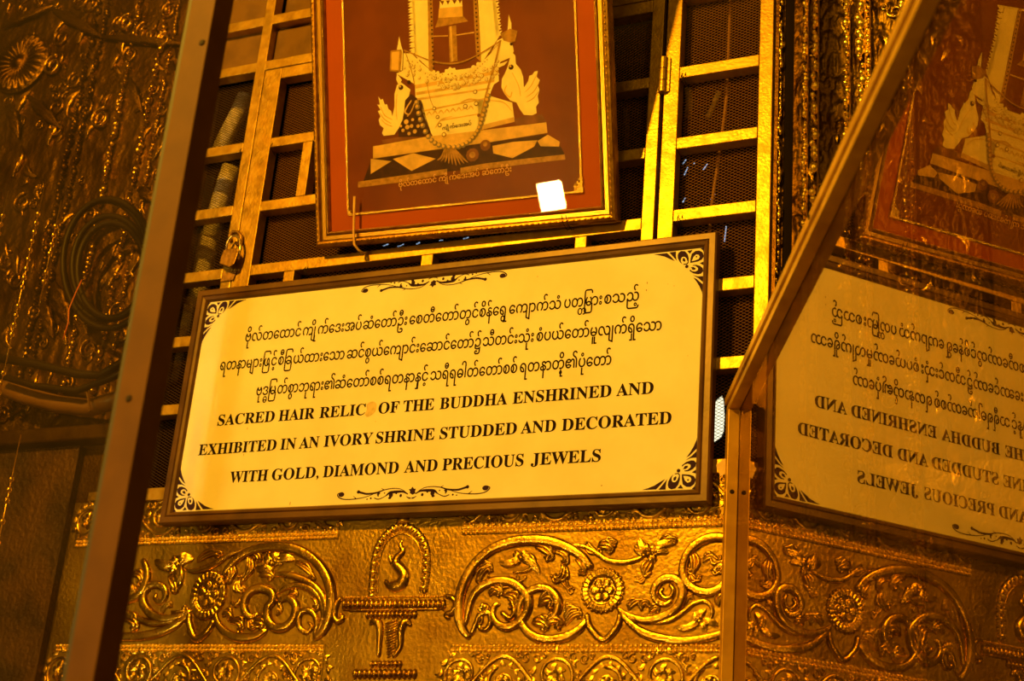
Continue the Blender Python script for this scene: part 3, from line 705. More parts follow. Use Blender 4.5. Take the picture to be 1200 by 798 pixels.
zu0, zu1 = .700, .798; zl1 = .493; zl0 = .385
border('narrow embossed gold border under the sign, upper left, ending left of the niche', -2.20, P(397,630)[0], zu0, zu1, [1], -1)
border('narrow embossed gold border under the sign, upper right, starting right of the niche', P(540,630)[0], -.70, zu0, zu1, [-1], -1)
border('narrow embossed gold border along the bottom edge, lower left of the niche foot', -2.20, P(382,755)[0], zl0, zl1, [1], 1)
border('narrow embossed gold border along the bottom edge, lower right of the niche foot', P(528,755)[0], -.745, zl0, zl1, [-1], 1)
mb = MB(); mb.box(GX0-.1, GX1, -.004, .001, .802, .822)
t = relief_thing('moulding_strip', 'plain gold moulding strip with beads along the foot of the grille, beside the sign', (-1.4, 0, .8)); obj('strip', mb, GOLD_LEAF, t, bevel=.001)
b = MB(); beads(b, [(GX0-.05, .800), (GX1, .800)], .008, .004, .003, .0045, -.001); obj('bead_row', b, GOLD_BRIGHT, t, smooth=True, kind='stuff')

# central niche on its stand
nt_ = relief_thing('niche_relief', 'embossed gold niche with a flame, raised on a fluted stand under the sign', tuple(P(465, 690)))
c = 'c3'; k = cs(c)
ap = [(340,400),(342,330),(350,250),(366,180),(398,125),(440,88),(488,76),(535,88),(575,125),(600,180),(605,250),(598,320),(588,398)]
scroll(c, nt_, 'arch_moulding', ap, [22]*13, 0, .35); 
inner = [(370,395),(372,300),(385,210),(420,140),(485,108),(545,140),(575,210),(578,300),(565,395)]
scroll(c, nt_, 'arch_lip', inner, [7]*9, 0, .5)
b = MB(); 
sp_ = smooth2([cw(c, x+(6 if x < 480 else -6), y) for x, y in ap], 6)
for i in range(0, len(sp_)-1, 3):
    d = sp_[i+1]-sp_[i]; dome(b, sp_[i], 12*k, 23*k, 17*k, 0, math.atan2(d[1], d[0]), 8, 3)
obj('arch_block_ring', b, GOLD_BRIGHT, nt_, smooth=True, kind='stuff')
scroll(c, nt_, 'flame', [(487,136),(476,165),(488,192),(462,222),(455,250),(478,275),(494,305),(482,342),(450,356),(418,348),(403,322)], [4,16,22,30,36,40,44,46,42,26,8], 0, .3)
scroll(c, nt_, 'flame_horn', [(427,205),(431,238),(458,268)], [4,16,22], 0, .3)
mb = MB(); dome(mb, cw(c, 490, 48), 32*k, 14*k, 16*k); obj('knob', mb, GOLD_BRIGHT, nt_, smooth=True)
def fluted(nm, x0, x1, y0, y1, n, th=.007):
    mb = MB()
    p0, p1 = cw(c, x0, (y0+y1)/2), cw(c, x1, (y0+y1)/2); hz = (y1-y0)*k
    for i in range(n):
        q = p0 + (p1-p0)*(i+.5)/n; dome(mb, q, abs(p1[0]-p0[0])/n*.56, hz*.5, th, 0, 0, 8, 3)
    return obj(nm, mb, GOLD_RELIEF, nt_, smooth=True)
fluted('shelf_flutes', 205, 690, 415, 470, 22); fluted('under_shelf_flutes', 315, 555, 470, 508, 12); fluted('base_flutes', 335, 485, 702, 738, 8); fluted('plinth_flutes', 255, 555, 742, 790, 13)
b = MB(); beads(b, [cw(c, 210, 408), cw(c, 680, 402)], 11*k, 5*k, 5*k, .005); obj('bead_row', b, GOLD_BRIGHT, nt_, smooth=True, kind='stuff')
scroll(c, nt_, 'shelf_lip', [(205,470),(690,462)], [10,10], 0, .8)
scroll(c, nt_, 'curl', [(205,405),(180,440),(168,490),(185,520),(208,505),(200,480)], [14,22,26,26,20,10]); scroll(c, nt_, 'curl', [(680,400),(720,410),(738,440),(722,475),(690,490),(712,510)], [14,22,26,24,20,12])
scroll(c, nt_, 'bracket', [(335,540),(350,520),(375,530),(382,570),(378,630),(375,690)], [12,24,30,26,20,14], .2); scroll(c, nt_, 'bracket', [(528,545),(510,522),(488,535),(478,580),(475,640),(440,692)], [12,24,30,26,20,14], .2)
mb = MB()
for i in range(13):
    y = 520+i*13; stem(mb, [cw(c, 402+i*.9, y+14), cw(c, 470-i*1.2, y-12)], [9*k, 10*k, 9*k], 0, .8, 5)
obj('twisted_shaft', mb, GOLD_RELIEF, nt_, smooth=True)
# folded paper scrap at the grille's lower right corner
mb = MB(); q = [(839,545),(849,537),(855,541),(855,553),(844,558)]; mb.add([P(u,v,-.020) for u,v in q]+[P(u,v,-.0185) for u,v in q], [(0,1,2,3,4),(9,8,7,6,5)]+[(i,5+i,5+(i+1)%5,(i+1)%5) for i in range(5)])
tag(obj('paper_scrap', mb, PAPER), 'small folded pale paper tucked under the lowest gold rail beside the glass door', 'paper')

# ------------------------------------------------------------------ the framed picture, leaning forward
LEAN, ROLL = math.radians(19.316), math.radians(1.637)
Mp = Matrix(((math.cos(ROLL), 0, math.sin(ROLL)), (0,1,0), (-math.sin(ROLL), 0, math.cos(ROLL))))
Ml = Matrix(((1,0,0), (0, math.cos(LEAN), -math.sin(LEAN)), (0, math.sin(LEAN), math.cos(LEAN))))
MP3 = Ml @ Mp
PO = Vector((-1.6625, -.045, 1.3276))
pic = thing('framed_picture', 'large gilt-framed photograph of an ivory shrine leaning forward above the sign', 'picture')
pic.matrix_world = Matrix.Translation(PO) @ MP3.to_4x4()
def PL(u, v, off=0.0):
    """pixel to picture-local (a, b) on the plane y_local = off"""
    n = MP3 @ Vector((0,1,0)); o = PO + n*off; d = Vector(ray(u, v)); c0 = Vector(C0)
    t = (o-c0).dot(n)/d.dot(n); l = MP3.transposed() @ (c0 + d*t - PO); return (l.x, l.z)
WP, HP = .683, .86
PICY = .012       # print plane, behind the frame's front
def rect_prof(ins): return ins
outer = [(0,.024),(0,.006),(.003,.000),(.008,-.003),(.012,-.002),(.014,.004),(.019,.009),(.025,.008),(.027,.003),(.030,.001),(.032,.004),(.034,.009),(.034,.024)]
frs = frame_rails(0, WP, 0, HP, outer, PIC_FRAME, pic, T=lambda v: v)
def pobj(name, mb, m, smooth=False, kind=None, parent=None, label=None): 
    return obj(name, mb, m, parent or pic, smooth, kind=kind, world=False, label=label)
for i in range(4): pass
frame_rails(.0165, WP-.0165, .0165, HP-.0165, [(0,.005),(.002,.0078),(.0045,.0082),(.0065,.0078),(.008,.005)], PIC_COVE, pic, 'cove_strip', T=lambda v: v, smooth=True)
def bead_run(ins, pitch, rx, rz, h, y, slant=0.0):
    mb = MB(); c = [(ins,ins),(WP-ins,ins),(WP-ins,HP-ins),(ins,HP-ins)]
    for i in range(4):
        a, b = np.array(c[i]), np.array(c[(i+1)%4]); d = b-a; L = np.hypot(*d); k = int(L/pitch); an = math.atan2(d[1], d[0])
        for j in range(k): dome(mb, a+d*(j+.5)/k, rx, rz, h, y, an+slant, 7, 2)
    return mb
pobj('ornament_beads', bead_run(.0085, .0125, .0052, .0022, .0028, -.0018, .35), PIC_COVE, True, 'stuff')
pobj('inner_bead_line', bead_run(.0305, .0042, .0016, .0014, .0016, .0015), FOIL_LINE, True, 'stuff')
mb = MB(); mb.box(.03, WP-.03, PICY, PICY+.004, .03, HP-.03); pobj('mat_board', mb, MATBOARD)
mb = MB(); mb.box(.001, WP-.001, .0165, .022, .001, HP-.001); pobj('backing_board', mb, SIGN_WOOD)
# gold line and print
gl = [PL(405.5,200,PICY), PL(410.5,252,PICY), PL(684,224,PICY), PL(672,0,PICY)]
gx0, gx1 = (gl[0][0]+gl[1][0])/2, (gl[2][0]+gl[3][0])/2; gz0 = (gl[1][1]+gl[2][1])/2
mb = MB(); mb.add([(gx0,PICY-.0006,gz0),(gx1,PICY-.0006,gz0),(gx1,PICY-.0006,HP-.1),(gx0,PICY-.0006,HP-.1)], [(0,1,2,3)]); pr = pobj('photo_print', mb, PRINT_BG)
Yk = [PICY-.0009 - .00035*i for i in range(7)]
def pp(lst, m, lev, name, crop=(400,0,3.99), closed_smooth=False, parent=None, n=3):
    mb = MB()
    for pg in lst:
        q = [PL(crop[0]+x/crop[2], crop[1]+y/crop[2], PICY) for x, y in pg]
        if closed_smooth: q = [tuple(a) for a in smooth2(q, n, True)]
        if len(q) > 2:
            mb.add([(a, Yk[lev], b) for a, b in q], [tuple(range(len(q)))])
    return pobj(name, mb, m, parent=parent or pr)
def pstroke(paths, m, lev, name, crop=(400,0,3.99)):
    mb = MB()
    for pts, ws in paths:
        stroke2(mb, [PL(crop[0]+x/crop[2], crop[1]+y/crop[2], PICY) for x, y in pts], [w_/crop[2]*.00175 for w_ in ws], Yk[lev], 5)
    return pobj(name, mb, m, parent=pr)
def pdots(lst, m, lev, name, crop=(400,0,3.99)):
    mb = MB()
    for x, y, r in lst:
        c = PL(crop[0]+x/crop[2], crop[1]+y/crop[2], PICY); disc2(mb, c, r/crop[2]*.00175, r/crop[2]*.00165, Yk[lev], 10)
    return pobj(name, mb, m, parent=pr)
TOP = -160   # the picture goes on above the photograph's edge
A_ = (400,0,3.99)
pp([[(322,TOP),(405,TOP),(405,0),(418,210),(432,340),(345,260),(338,120)],[(632,TOP),(700,TOP),(722,0),(735,100),(740,170),(655,300),(648,150),(640,0)],
    [(300,TOP),(740,TOP),(740,-150),(300,-150)]], IVORY, 0, 'printed_pillars')
pp([[(402,TOP),(424,TOP),(428,0),(432,200),(432,340),(410,330),(405,0)],[(612,TOP),(630,TOP),(636,0),(648,150),(655,290),(632,270),(622,100)]], P_GOLD, 1, 'printed_jewelled_strips')
pdots([(414+i*.8, -140+i*20, 5) for i in range(24)] + [(622+i*1.0, -140+i*20, 5) for i in range(21)], P_DARK, 2, 'printed_jewels')
fr_l = []
for i in range(15):
    y = -140+i*27; x = 330+ (y*.03); fr_l.append([(x+14,y-16),(x-6,y-12),(x-20,y-2),(x-8,y),(x-18,y+10),(x+2,y+12),(x+14,y+6)])
for i in range(12):
    y = -140+i*27; x = 716 + max(0,y)*.1; fr_l.append([(x-10,y-14),(x+4,y-10),(x+22,y-14),(x+12,y),(x+22,y+6),(x,y+14),(x-10,y+8)])
pp(fr_l, IVORY, 0, 'printed_carved_edges')
pp([[(440,130),(595,100),(570,75),(455,85)]], P_GOLD, 1, 'printed_canopy'); pp([[(455,85),(458,40),(568,30),(570,78)]], IVORY2, 2, 'printed_canopy_tiers')
pp([[(460,42),(462,5),(475,25),(485,-5),(500,22),(515,-8),(530,20),(545,-6),(556,18),(565,0),(568,32)],[(468,5),(560,-2),(556,-60),(530,-100),(515,-140),(500,-100),(474,-60)]], IVORY, 1, 'printed_canopy_crown')
pp([[(503,125),(538,118),(545,285),(508,292)]], P_GOLD, 1, 'printed_column'); pp([[(508,125),(517,122),(526,288),(516,290)]], IVORY2, 2, 'printed_column_highlight')
pstroke([([(430,170),(500,168)],[5,5]),([(538,165),(622,152)],[5,7])], IVORY2, 1, 'printed_chain')
# boat shaped body with bird heads at both ends
pp([[(258,345),(290,330),(292,250),(330,250),(370,290),(420,330),(460,345),(520,330),(600,320),(650,300),(700,250),(730,190),(770,170),(800,200),(808,240),(790,270),(745,290),(735,320),(738,380),(715,395),(700,430),(690,480),(660,590),(640,640),(430,640),(405,590),(380,520),(375,470),(348,455),(345,395),(320,380),(285,360)]], IVORY, 1, 'printed_boat_body', closed_smooth=False)
pp([[(345,398),(735,330),(738,345),(348,415)],[(350,432),(718,372),(715,385),(352,446)],[(355,460),(700,410),(698,418),(358,470)],[(385,515),(690,455),(688,462),(388,523)],[(470,560),(650,530),(650,535),(470,566)]], IVORY2, 2, 'printed_boat_mouldings')
pp([[(262,345),(285,375),(270,400),(258,372)],[(262,230),(272,170),(282,215),(290,240),(286,330),(275,330)],[(778,150),(784,68),(797,110),(797,150)],[(740,300),(780,285),(765,305),(735,318)]], IVORY, 2, 'printed_finials')
pp([[(232,238),(282,232),(286,245),(278,338),(228,334)]], P_GOLD, 3, 'printed_tag'); pp([[(238,246),(274,240),(270,330),(236,326)]], IVORY2, 4, 'printed_tag_face')
pp([[(745,160),(790,135),(825,145),(815,195),(790,200),(760,190)]], P_GOLD, 3, 'printed_wrap')
bx = [(515+42*math.cos(a)*(.86 if i%2 else 1.02), 365+52*math.sin(a)*(.86 if i%2 else 1.02)) for i, a in enumerate([6.2832*j/22 for j in range(22)])]
pp([bx], IVORY, 3, 'printed_flower'); pdots([(515+26*math.cos(6.2832*j/9), 375+30*math.sin(6.2832*j/9), 4) for j in range(9)] + [(515,375,6)], P_GOLD, 4, 'printed_flower_marks')
pdots([(390+ i*9, 335+((i*37)%23), 8+((i*13)%5)) for i in range(9)] + [(575+i*11, 345-i*8+((i*29)%19), 8+((i*7)%5)) for i in range(10)] + [(300+i*12, 275+((i*31)%30), 8) for i in range(6)], IVORY, 3, 'printed_blossoms')
pdots([(395+i*10, 345+((i*41)%25), 3) for i in range(9)] + [(585+i*11, 345-i*8+((i*23)%25), 3) for i in range(10)] + [(310+i*12, 285+((i*17)%30), 3) for i in range(7)] + [(690+i*7,250-i*6,3) for i in range(8)], P_GOLD, 4, 'printed_blossom_marks')
pstroke([([(295,235),(360,262),(430,288),(500,298),(560,292),(620,268),(690,228),(750,190)],[6,6,7,8,8,6,6,6]),([(300,240),(330,330),(345,400)],[4,4,4]),([(745,190),(720,300),(690,400),(660,520),(640,620)],[9,9,9,9,9]),([(400,380),(420,470),(440,510)],[3,3,3])], P_GOLD, 4, 'printed_cords')
rp_ = np.random.RandomState(4)
fd = []
for i in range(70):
    x = rp_.uniform(290, 745); top = 300 + 75*math.sin(math.pi*(x-290)/455); y = top + rp_.uniform(-18, 45); fd.append((x, y, rp_.uniform(6, 12)))
pdots(fd, P_GOLD, 3, 'printed_petal_rims'); pdots([(x-1, y-1, r*.74) for x, y, r in fd], IVORY, 4, 'printed_petals'); pdots([(x, y, r*.2) for x, y, r in fd], P_BROWN, 5, 'printed_petal_centres')
pstroke([([(400+i*28, 540-i*4), (412+i*28, 525-i*4), (424+i*28, 540-i*4)], [3,7,3]) for i in range(8)], IVORY2, 3, 'printed_lattice')
pstroke([([(440,600),(470,560),(520,545)],[3,6,3]), ([(560,480),(600,465),(650,470)],[4,8,4]), ([(700,470),(760,480),(800,520)],[3,4,3])], IVORY2, 3, 'printed_folds')
# birds
pp([[(262,398),(280,385),(300,400),(325,420),(318,450),(300,470),(295,520),(288,560),(270,600),(250,630),(200,636),(192,622),(200,600),(182,585),(176,560),(185,545),(172,520),(185,515),(170,490),(182,490),(174,450),(186,468),(195,462),(205,490),(215,488),(222,510),(235,520),(240,545),(250,500),(250,440)]], IVORY, 2, 'printed_bird')
pp([[(800,245),(815,260),(818,300),(840,325),(852,360),(855,410),(862,400),(875,380),(880,355),(895,350),(905,335),(920,332),(915,360),(930,375),(920,400),(928,420),(920,450),(925,480),(912,500),(915,530),(895,540),(855,538),(835,510),(820,480),(790,470),(765,440),(750,410),(752,370),(768,340),(780,310),(790,270)]], IVORY, 2, 'printed_bird')
pstroke([([(185,500),(205,540),(240,560)],[3,5,3]),([(182,530),(205,560),(235,578)],[3,5,3]),([(190,560),(210,580),(240,592)],[3,5,3]),([(915,350),(890,400),(862,430)],[3,5,3]),([(925,390),(900,430),(866,455)],[3,5,3]),([(922,430),(900,460),(868,478)],[3,5,3]),([(262,440),(258,500),(262,560)],[3,4,3]),([(800,340),(830,400),(840,450)],[3,4,3])], IVORY2, 3, 'printed_feather_lines')
pdots([(281,410,13),(796,315,13),(797,207,8),(318,385,10)], P_DARK, 4, 'printed_gems'); pdots([(278,406,5),(793,311,5)], IVORY2, 5, 'printed_gem_glints')
pstroke([([(330,470),(310,500),(300,525),(320,535),(335,505)],[6,8,8,6,4]),([(345,480),(330,520),(310,545)],[4,6,6]),([(775,400),(765,430),(790,455),(800,430)],[5,7,7,5])], IVORY2, 3, 'printed_bird_scrolls')
pp([[(285,470),(330,440),(380,480),(400,560),(420,620),(380,640),(270,640),(265,600),(290,560)]], P_DARK, 1, 'printed_shadow_left')
pdots([(305,570,13),(330,590,10),(290,610,9),(345,615,11),(318,625,9),(360,590,9),(310,595,12),(280,590,7),(335,560,8)], IVORY2, 2, 'printed_flowers_left')
# tiers of the base
pp([[(640,470),(700,450),(800,480),(812,570),(640,605)]], IVORY, 1, 'printed_step'); pp([[(640,590),(808,548),(812,570),(640,612)]], IVORY2, 2, 'printed_step_edge')
pp([[(805,560),(845,545),(940,535),(960,570),(820,585)]], P_BROWN, 1, 'printed_step_top')
pp([[(150,685),(400,640),(640,612),(960,572),(965,622),(700,665),(440,700),(150,742)]], IVORY2, 2, 'printed_plinth'); pp([[(190,655),(260,642),(400,640),(300,662),(195,672)]], P_BROWN, 1, 'printed_plinth_top')
pp([[(142,745),(440,702),(960,628),(1030,690),(1045,722),(640,785),(120,850),(105,845)]], P_DARK, 1, 'printed_base')
B_ = (420,90,6.135)
pp([[(92,590),(240,608),(92,700)],[(250,592),(400,550),(560,590),(385,678)]], IVORY2, 3, 'printed_diamonds', B_)
C_ = (540,110,5.322)
pp([[(200,325),(330,300),(480,290),(460,330),(325,402),(205,372)],[(480,295),(545,255),(620,300),(615,330),(500,328)]], IVORY2, 3, 'printed_diamonds', C_)
pp([[(0,755),(300,712),(640,662),(640,700),(300,760),(0,798)]], P_GOLD, 2, 'printed_base_edge', B_); pp([[(150,435),(400,405),(650,378),(655,410),(400,440),(150,470),(0,500),(0,462)]], P_GOLD, 2, 'printed_base_edge', C_)
# necklace of dark beads and pale pearls
nk = smooth2([(355,480),(372,560),(410,640),(460,680),(530,690),(590,670),(630,630),(655,580),(672,520),(690,450)], 3)
pdots([(x, y, 14) for x, y in nk], P_BEAD, 4, 'printed_bead_chain'); pdots([(x-3, y-3, 8) for x, y in nk], IVORY2, 5, 'printed_bead_glints')
pdots([(437,508,10),(452,548,10),(462,585,11),(482,630,12),(582,498,12),(628,430,11),(633,485,12),(645,540,9)], P_BROWN, 4, 'printed_pearls'); pdots([(437,508,6),(452,548,6),(462,585,7),(482,630,8),(582,498,8),(628,430,7),(633,485,8)], IVORY, 5, 'printed_pearl_centres')
pp([[(455,600),(635,565),(638,600),(458,628)]], IVORY, 3, 'printed_plaque')
pstroke([([(488+i*5, 690),(470+i*12, 735),(450+i*18, 775-abs(5-i)*5)],[4,11,3]) for i in range(9)], P_GOLD, 4, 'printed_tassel')
pdots([(615,725,34),(675,680,28)], P_BROWN, 3, 'printed_bowls'); pdots([(615,725,16),(675,675,12)], P_GOLD, 4, 'printed_bowl_centres')
# print lettering
def ptext(s, a, b, em, m, name):
    mb = MB(); A = PL(*a, PICY); B2 = PL(*b, PICY); word(mb, lay_burmese(s), A, B2, em, Yk[5], .0002); return pobj(name, mb, m, parent=pr)
ptext('ဗိုလ်တထောင် ကျိုက်ဒေးအပ် ဆံတော်ဦး', (468,219.5), (600,201), .0165, mat('printed_orange_letters', (.80,.48,.12), .5), 'printed_caption')
ptext('ကျိုက်ဒေးအပ်', (519,152.5), (553,146.5), .010, P_DARK, 'printed_plaque_letters')
# gold foil border line with corner clusters
mb = MB()
def linebox(x0, x1, z0, z1): mb.box(x0, x1, Yk[4]-.0006, Yk[4], z0, z1)
linebox(gx0-.0022, gx0+.0022, gz0, HP-.1); linebox(gx1-.0022, gx1+.0022, gz0, HP-.1); linebox(gx0, gx1, gz0-.002, gz0+.002)
pobj('gold_line', mb, FOIL_LINE)
mb = MB()
for i in range(110):
    a, b = abs(RNG.normal(0,.013)), abs(RNG.normal(0,.015)); 
    if a+b < .036: dome(mb, (gx1+.003-a, gz0-.002+b), .0026, .0026, .0022, Yk[4], 0, 6, 2)
for i in range(26):
    a, b = abs(RNG.normal(0,.005)), abs(RNG.normal(0,.006)); dome(mb, (gx0-.001+a, gz0-.001+b), .0016, .0016, .0014, Yk[4], 0, 6, 2)
pobj('gold_corner_cluster', mb, FOIL_LINE, True, 'stuff')
mb = MB(); mb.box(.033, WP-.033, .0072, .0082, .033, HP-.033); pobj('glass_pane', mb, GLASS_PIC)
# hook and ties that hold the picture
def pw_(u, v, off):     # world point on the picture plane, off in front of it
    a, b = PL(u, v, -off); return PO + MP3 @ Vector((a, -off, b))
mb = MB(); mb.tube([pw_(415.5,230,.006), pw_(415,250,.006), pw_(414.5,272,.006), pw_(415,286,.007), Vector(P(420,293,-.045)), Vector(P(426,297,-.030)), Vector(P(430,296,-.012))], .0028, 8)
tag(obj('picture_hook', mb, ROPE, None, smooth=True), 'pale bent metal hook holding the lower left of the picture frame', 'hook')
mb = MB()
for du in (0, 5):
    mb.tube([pw_(658+du,252,.006), pw_(660+du,262,.008), Vector(P(665+du,270,-.03)), Vector(P(668+du,268,-.02))], .0008, 5)
tag(obj('wire_tie', mb, SCREW, None, smooth=True), 'twisted wire loops under the right part of the picture frame, below the bright reflection', 'wire')

# ------------------------------------------------------------------ right glass door, hinged at the wall and swung towards the viewer
TH = math.radians(24.99)
HX = -.7393
dm = Vector((math.sin(TH), -math.cos(TH), 0)); dn = Vector((math.cos(TH), math.sin(TH), 0))
DT = .9056
def door_tf(o):
    m = Matrix.Identity(4)
    for i in range(3): m[i][0] = dm[i]; m[i][1] = dn[i]; m[i][2] = (0,0,1)[i]
    m.translation = Vector((HX, 0, 0)); o.matrix_world = m
dr = thing('glass_door', 'right glass door of the case, opened outwards and mirroring the sign', 'door'); door_tf(dr)
def dbox(name, s0, s1, t0, t1, z0, z1, m, parent=dr, bev=.001):
    mb = MB(); mb.box(s0, s1, t0, t1, z0, z1); return obj(name, mb, m, parent, world=False, bevel=bev)
DL = 1.62
dbox('stile', .004, .034, -.020, 0, -.35, DT-.0003, DOOR_GILT)
dbox('stile', DL-.03, DL, -.020, 0, -.35, DT, DOOR_GILT)
dbox('top_rail', .004, DL, -.0195, 0, DT, DT+.013, DOOR_GILT); dbox('top_rail_cap', .004, DL, -.023, .006, DT+.0155, DT+.030, DOOR_GILT)
dbox('rail_groove', .006, DL-.002, -.0175, 0, DT+.013, DT+.0155, BLACK, bev=0)
dbox('bottom_rail', .004, DL, -.020, 0, -.38, -.35, DOOR_GILT)
dbox('glass_pane', .006, DL-.002, .0005, .0045, -.36, DT+.012, GLASS_DOOR, bev=0)
def pm(u, v, t=-.021):      # pixel onto the door's frame face
    d = Vector(ray(u, v)); o = Vector((HX,0,0)) + dn*t; k = (o-Vector(C0)).dot(dn)/d.dot(dn); q = Vector(C0)+d*k - Vector((HX,0,0)); return q.dot(dm), q.z
def scr(s, z, parent, ax='y', t=-.0205, r=.0042):
    mb = MB(); n = 12
    mb.add([(s+r*math.cos(6.283*i/n), t, z+r*math.sin(6.283*i/n)) for i in range(n)] + [(s+.7*r*math.cos(6.283*i/n), t-.0015, z+.7*r*math.sin(6.283*i/n)) for i in range(n)],
           [(i, (i+1)%n, n+(i+1)%n, n+i) for i in range(n)] + [tuple(range(n, 2*n))]); return mb
# screws on the stile's edge that faces the viewer
def escr(z, t):
    mb = MB(); n = 12; s = .0342; r = .0042
    mb.add([(s, t+r*math.cos(6.283*i/n), z+r*math.sin(6.283*i/n)) for i in range(n)] + [(s+.0015, t+.7*r*math.cos(6.283*i/n), z+.7*r*math.sin(6.283*i/n)) for i in range(n)],
           [(i, (i+1)%n, n+(i+1)%n, n+i) for i in range(n)] + [tuple(range(n, 2*n))]); return mb
obj('screw', escr(P(862,577,-.03)[2], -.010), SCREW, dr, world=False)
s_, z_ = pm(950, 303); 
obj('screw', scr(s_, DT+.022, dr, t=-.0235), SCREW, dr, world=False)

# ------------------------------------------------------------------ left glass door, its free stile close to the viewer
px0, px1, py0, py1 = -1.1345, -1.096, -1.183, -1.146
dl = thing('glass_door', 'near left glass door, out of focus, its brown upright frame crossing the left side', 'door', (px0, py0, -1.45))
mb = MB(); mb.box(px0, px1, py0, py1, -1.45, 2.7); obj('stile', mb, DOOR_FRAME, dl, bevel=.0015)
mb = MB(); mb.box(px0-.013, px0, py0+.010, py1-.006, -1.45, 2.7); obj('rubber_seal', mb, mat('olive_seal', (.03,.022,.004), .6), dl)
mb = MB(); mb.box(px0-1.0, px0-.010, py0+.017, py0+.022, -1.45, 2.7); obj('glass_pane', mb, GLASS_LEFT, dl)
mb = MB(); mb.box(px0-1.04, px1, py0, py1, 2.7, 2.74); obj('top_rail', mb, DOOR_FRAME, dl)
mb = MB(); mb.box(px0-1.04, px0-1.0, py0, py1, -1.45, 2.7); obj('stile', mb, DOOR_FRAME, dl)
for u, v in ((237,50),(151,467)):
    q = Px(u, v, 0) if False else P(u, v, py0); mb = MB(); n = 12; r = .0048; x, z = q[0], q[2]; x = min(max(x, px0+.008), px1-.008)
    mb.add([(x+r*math.cos(6.283*i/n), py0-.0003, z+r*math.sin(6.283*i/n)) for i in range(n)] + [(x+.7*r*math.cos(6.283*i/n), py0-.0018, z+.7*r*math.sin(6.283*i/n)) for i in range(n)],
           [(i, (i+1)%n, n+(i+1)%n, n+i) for i in range(n)] + [tuple(range(n, 2*n))]); obj('screw', mb, SCREW, dl)

# ------------------------------------------------------------------ gilded relief columns
def vnoise(x, z, sc, seed):
    r = np.random.RandomState(seed).rand(64, 64); X = x*sc; Z = z*sc; xi = np.floor(X).astype(int); zi = np.floor(Z).astype(int); fx = X-xi; fz = Z-zi
    fx = fx*fx*(3-2*fx); fz = fz*fz*(3-2*fz); g = lambda a, b: r[a % 64, b % 64]
    return (g(xi,zi)*(1-fx)+g(xi+1,zi)*fx)*(1-fz)+(g(xi,zi+1)*(1-fx)+g(xi+1,zi+1)*fx)*fz
def crumpled(x0, x1, z0, z1, y0, amp, step, seed, stretch=1.0, base=30):
    nx = max(3, int((x1-x0)/step)); nz = max(3, int((z1-z0)/step)); X, Z = np.meshgrid(np.linspace(x0,x1,nx), np.linspace(z0,z1,nz))
    H = sum(vnoise(X+7.3, (Z+5.1)*stretch, base*2**i, seed+i)/1.5**i for i in range(4)); H = np.abs(H-H.mean())
    e = np.minimum(1, np.minimum(X-x0, x1-X)/.01)
    Y = y0 - H*amp*e; mb = MB(); mb.v = [(float(a), float(b), float(c)) for a, b, c in zip(X.ravel(), Y.ravel(), Z.ravel())]
    mb.f = [(i*nx+j, i*nx+j+1, (i+1)*nx+j+1, (i+1)*nx+j) for i in range(nz-1) for j in range(nx-1)]; return mb
def fx_(u, v=100, y=-.01): return P(u, v, y)[0]
rp = relief_thing('gilded_column', 'glittering gold foil column with bead strings, right of the grille', (fx_(1000), 0, .6))
xa, xb = fx_(928), fx_(1150)
obj('foil_sheet', crumpled(xa, xb, .3, 2.25, .004, .009, .0030, 3, .30, 70), GOLD_DARK, rp, smooth=True)
mb = MB(); mb.box(xa, xb, .004, .012, .3, 2.25); obj('backing', mb, GOLD_DARK, rp)
for u, sz in ((943,.0042),(954,.0058),(991.5,.0055),(1009,.0066),(1017,.0036),(1060,.0060),(1067,.004)):
    x = fx_(u); b = MB(); pts = [(x, .35), (x, 2.2)]
    beads(b, pts, sz*2.3, sz*1.25, sz*1.0, sz*1.7, -.006, .5); obj('bead_string', b, GOLD_BRIGHT, rp, smooth=True, kind='stuff')
    mb = MB(); stem(mb, [(x+sz*1.2, .35), (x+sz*1.2, 1.2), (x+sz*1.2, 2.2)], [.004]*3, -.006, 1.0, 8, [(-1,0),(0,1),(1,0)]); obj('bead_string_rib', mb, GOLD_BRIGHT, rp)
def scatter(n, x0, x1, z0, z1, y0, sz, seed):
    r = np.random.RandomState(seed); b = MB()
    for i in range(n):
        x, z = r.uniform(x0, x1), r.uniform(z0, z1); a = r.uniform(.9, 2.2); q = sz*r.uniform(.6, 1.5)
        if i % 3 == 0: stem(b, spiral_pts((x, z), q*.5, a, 1.3, 1 if i % 2 else -1, 12, .3), [q*.2, q*.16], y0, .7, 2)
        else: leafr(b, (x, z), (x+q*1.3*math.cos(a), z+q*1.3*math.sin(a)), q*.38, h=q*.2, bend=r.uniform(-.3,.3), y0=y0, lobes=2, n=6)
    return b
obj('small_relief', scatter(150, xa+.035, xb-.01, .4, 2.2, -.001, .022, 5), GOLD_RELIEF, rp, smooth=True, kind='stuff')
# narrow strip, and a dark sheet painting the recess shade, beside the grille
mb = MB(); mb.box(GX1+.001, GX1+.010, -.004, .02, .5, 2.3); ns = relief_thing('gilded_edge_strip', 'narrow gilded strip in the dark gap right of the last gold post', (GX1, 0, .5)); obj('strip', mb, GOLD_DARK, ns)
b = MB(); beads(b, [(GX1+.013,.5),(GX1+.013,2.3)], .011, .006, .003, .005, 0, .4); obj('bead_string', b, GOLD_BRIGHT, ns, smooth=True, kind='stuff')
mb = MB(); mb.box(GX1+.019, xa-.001, .008, .013, .5, 2.3); obj('recess_shade_sheet', mb, DARK, ns)

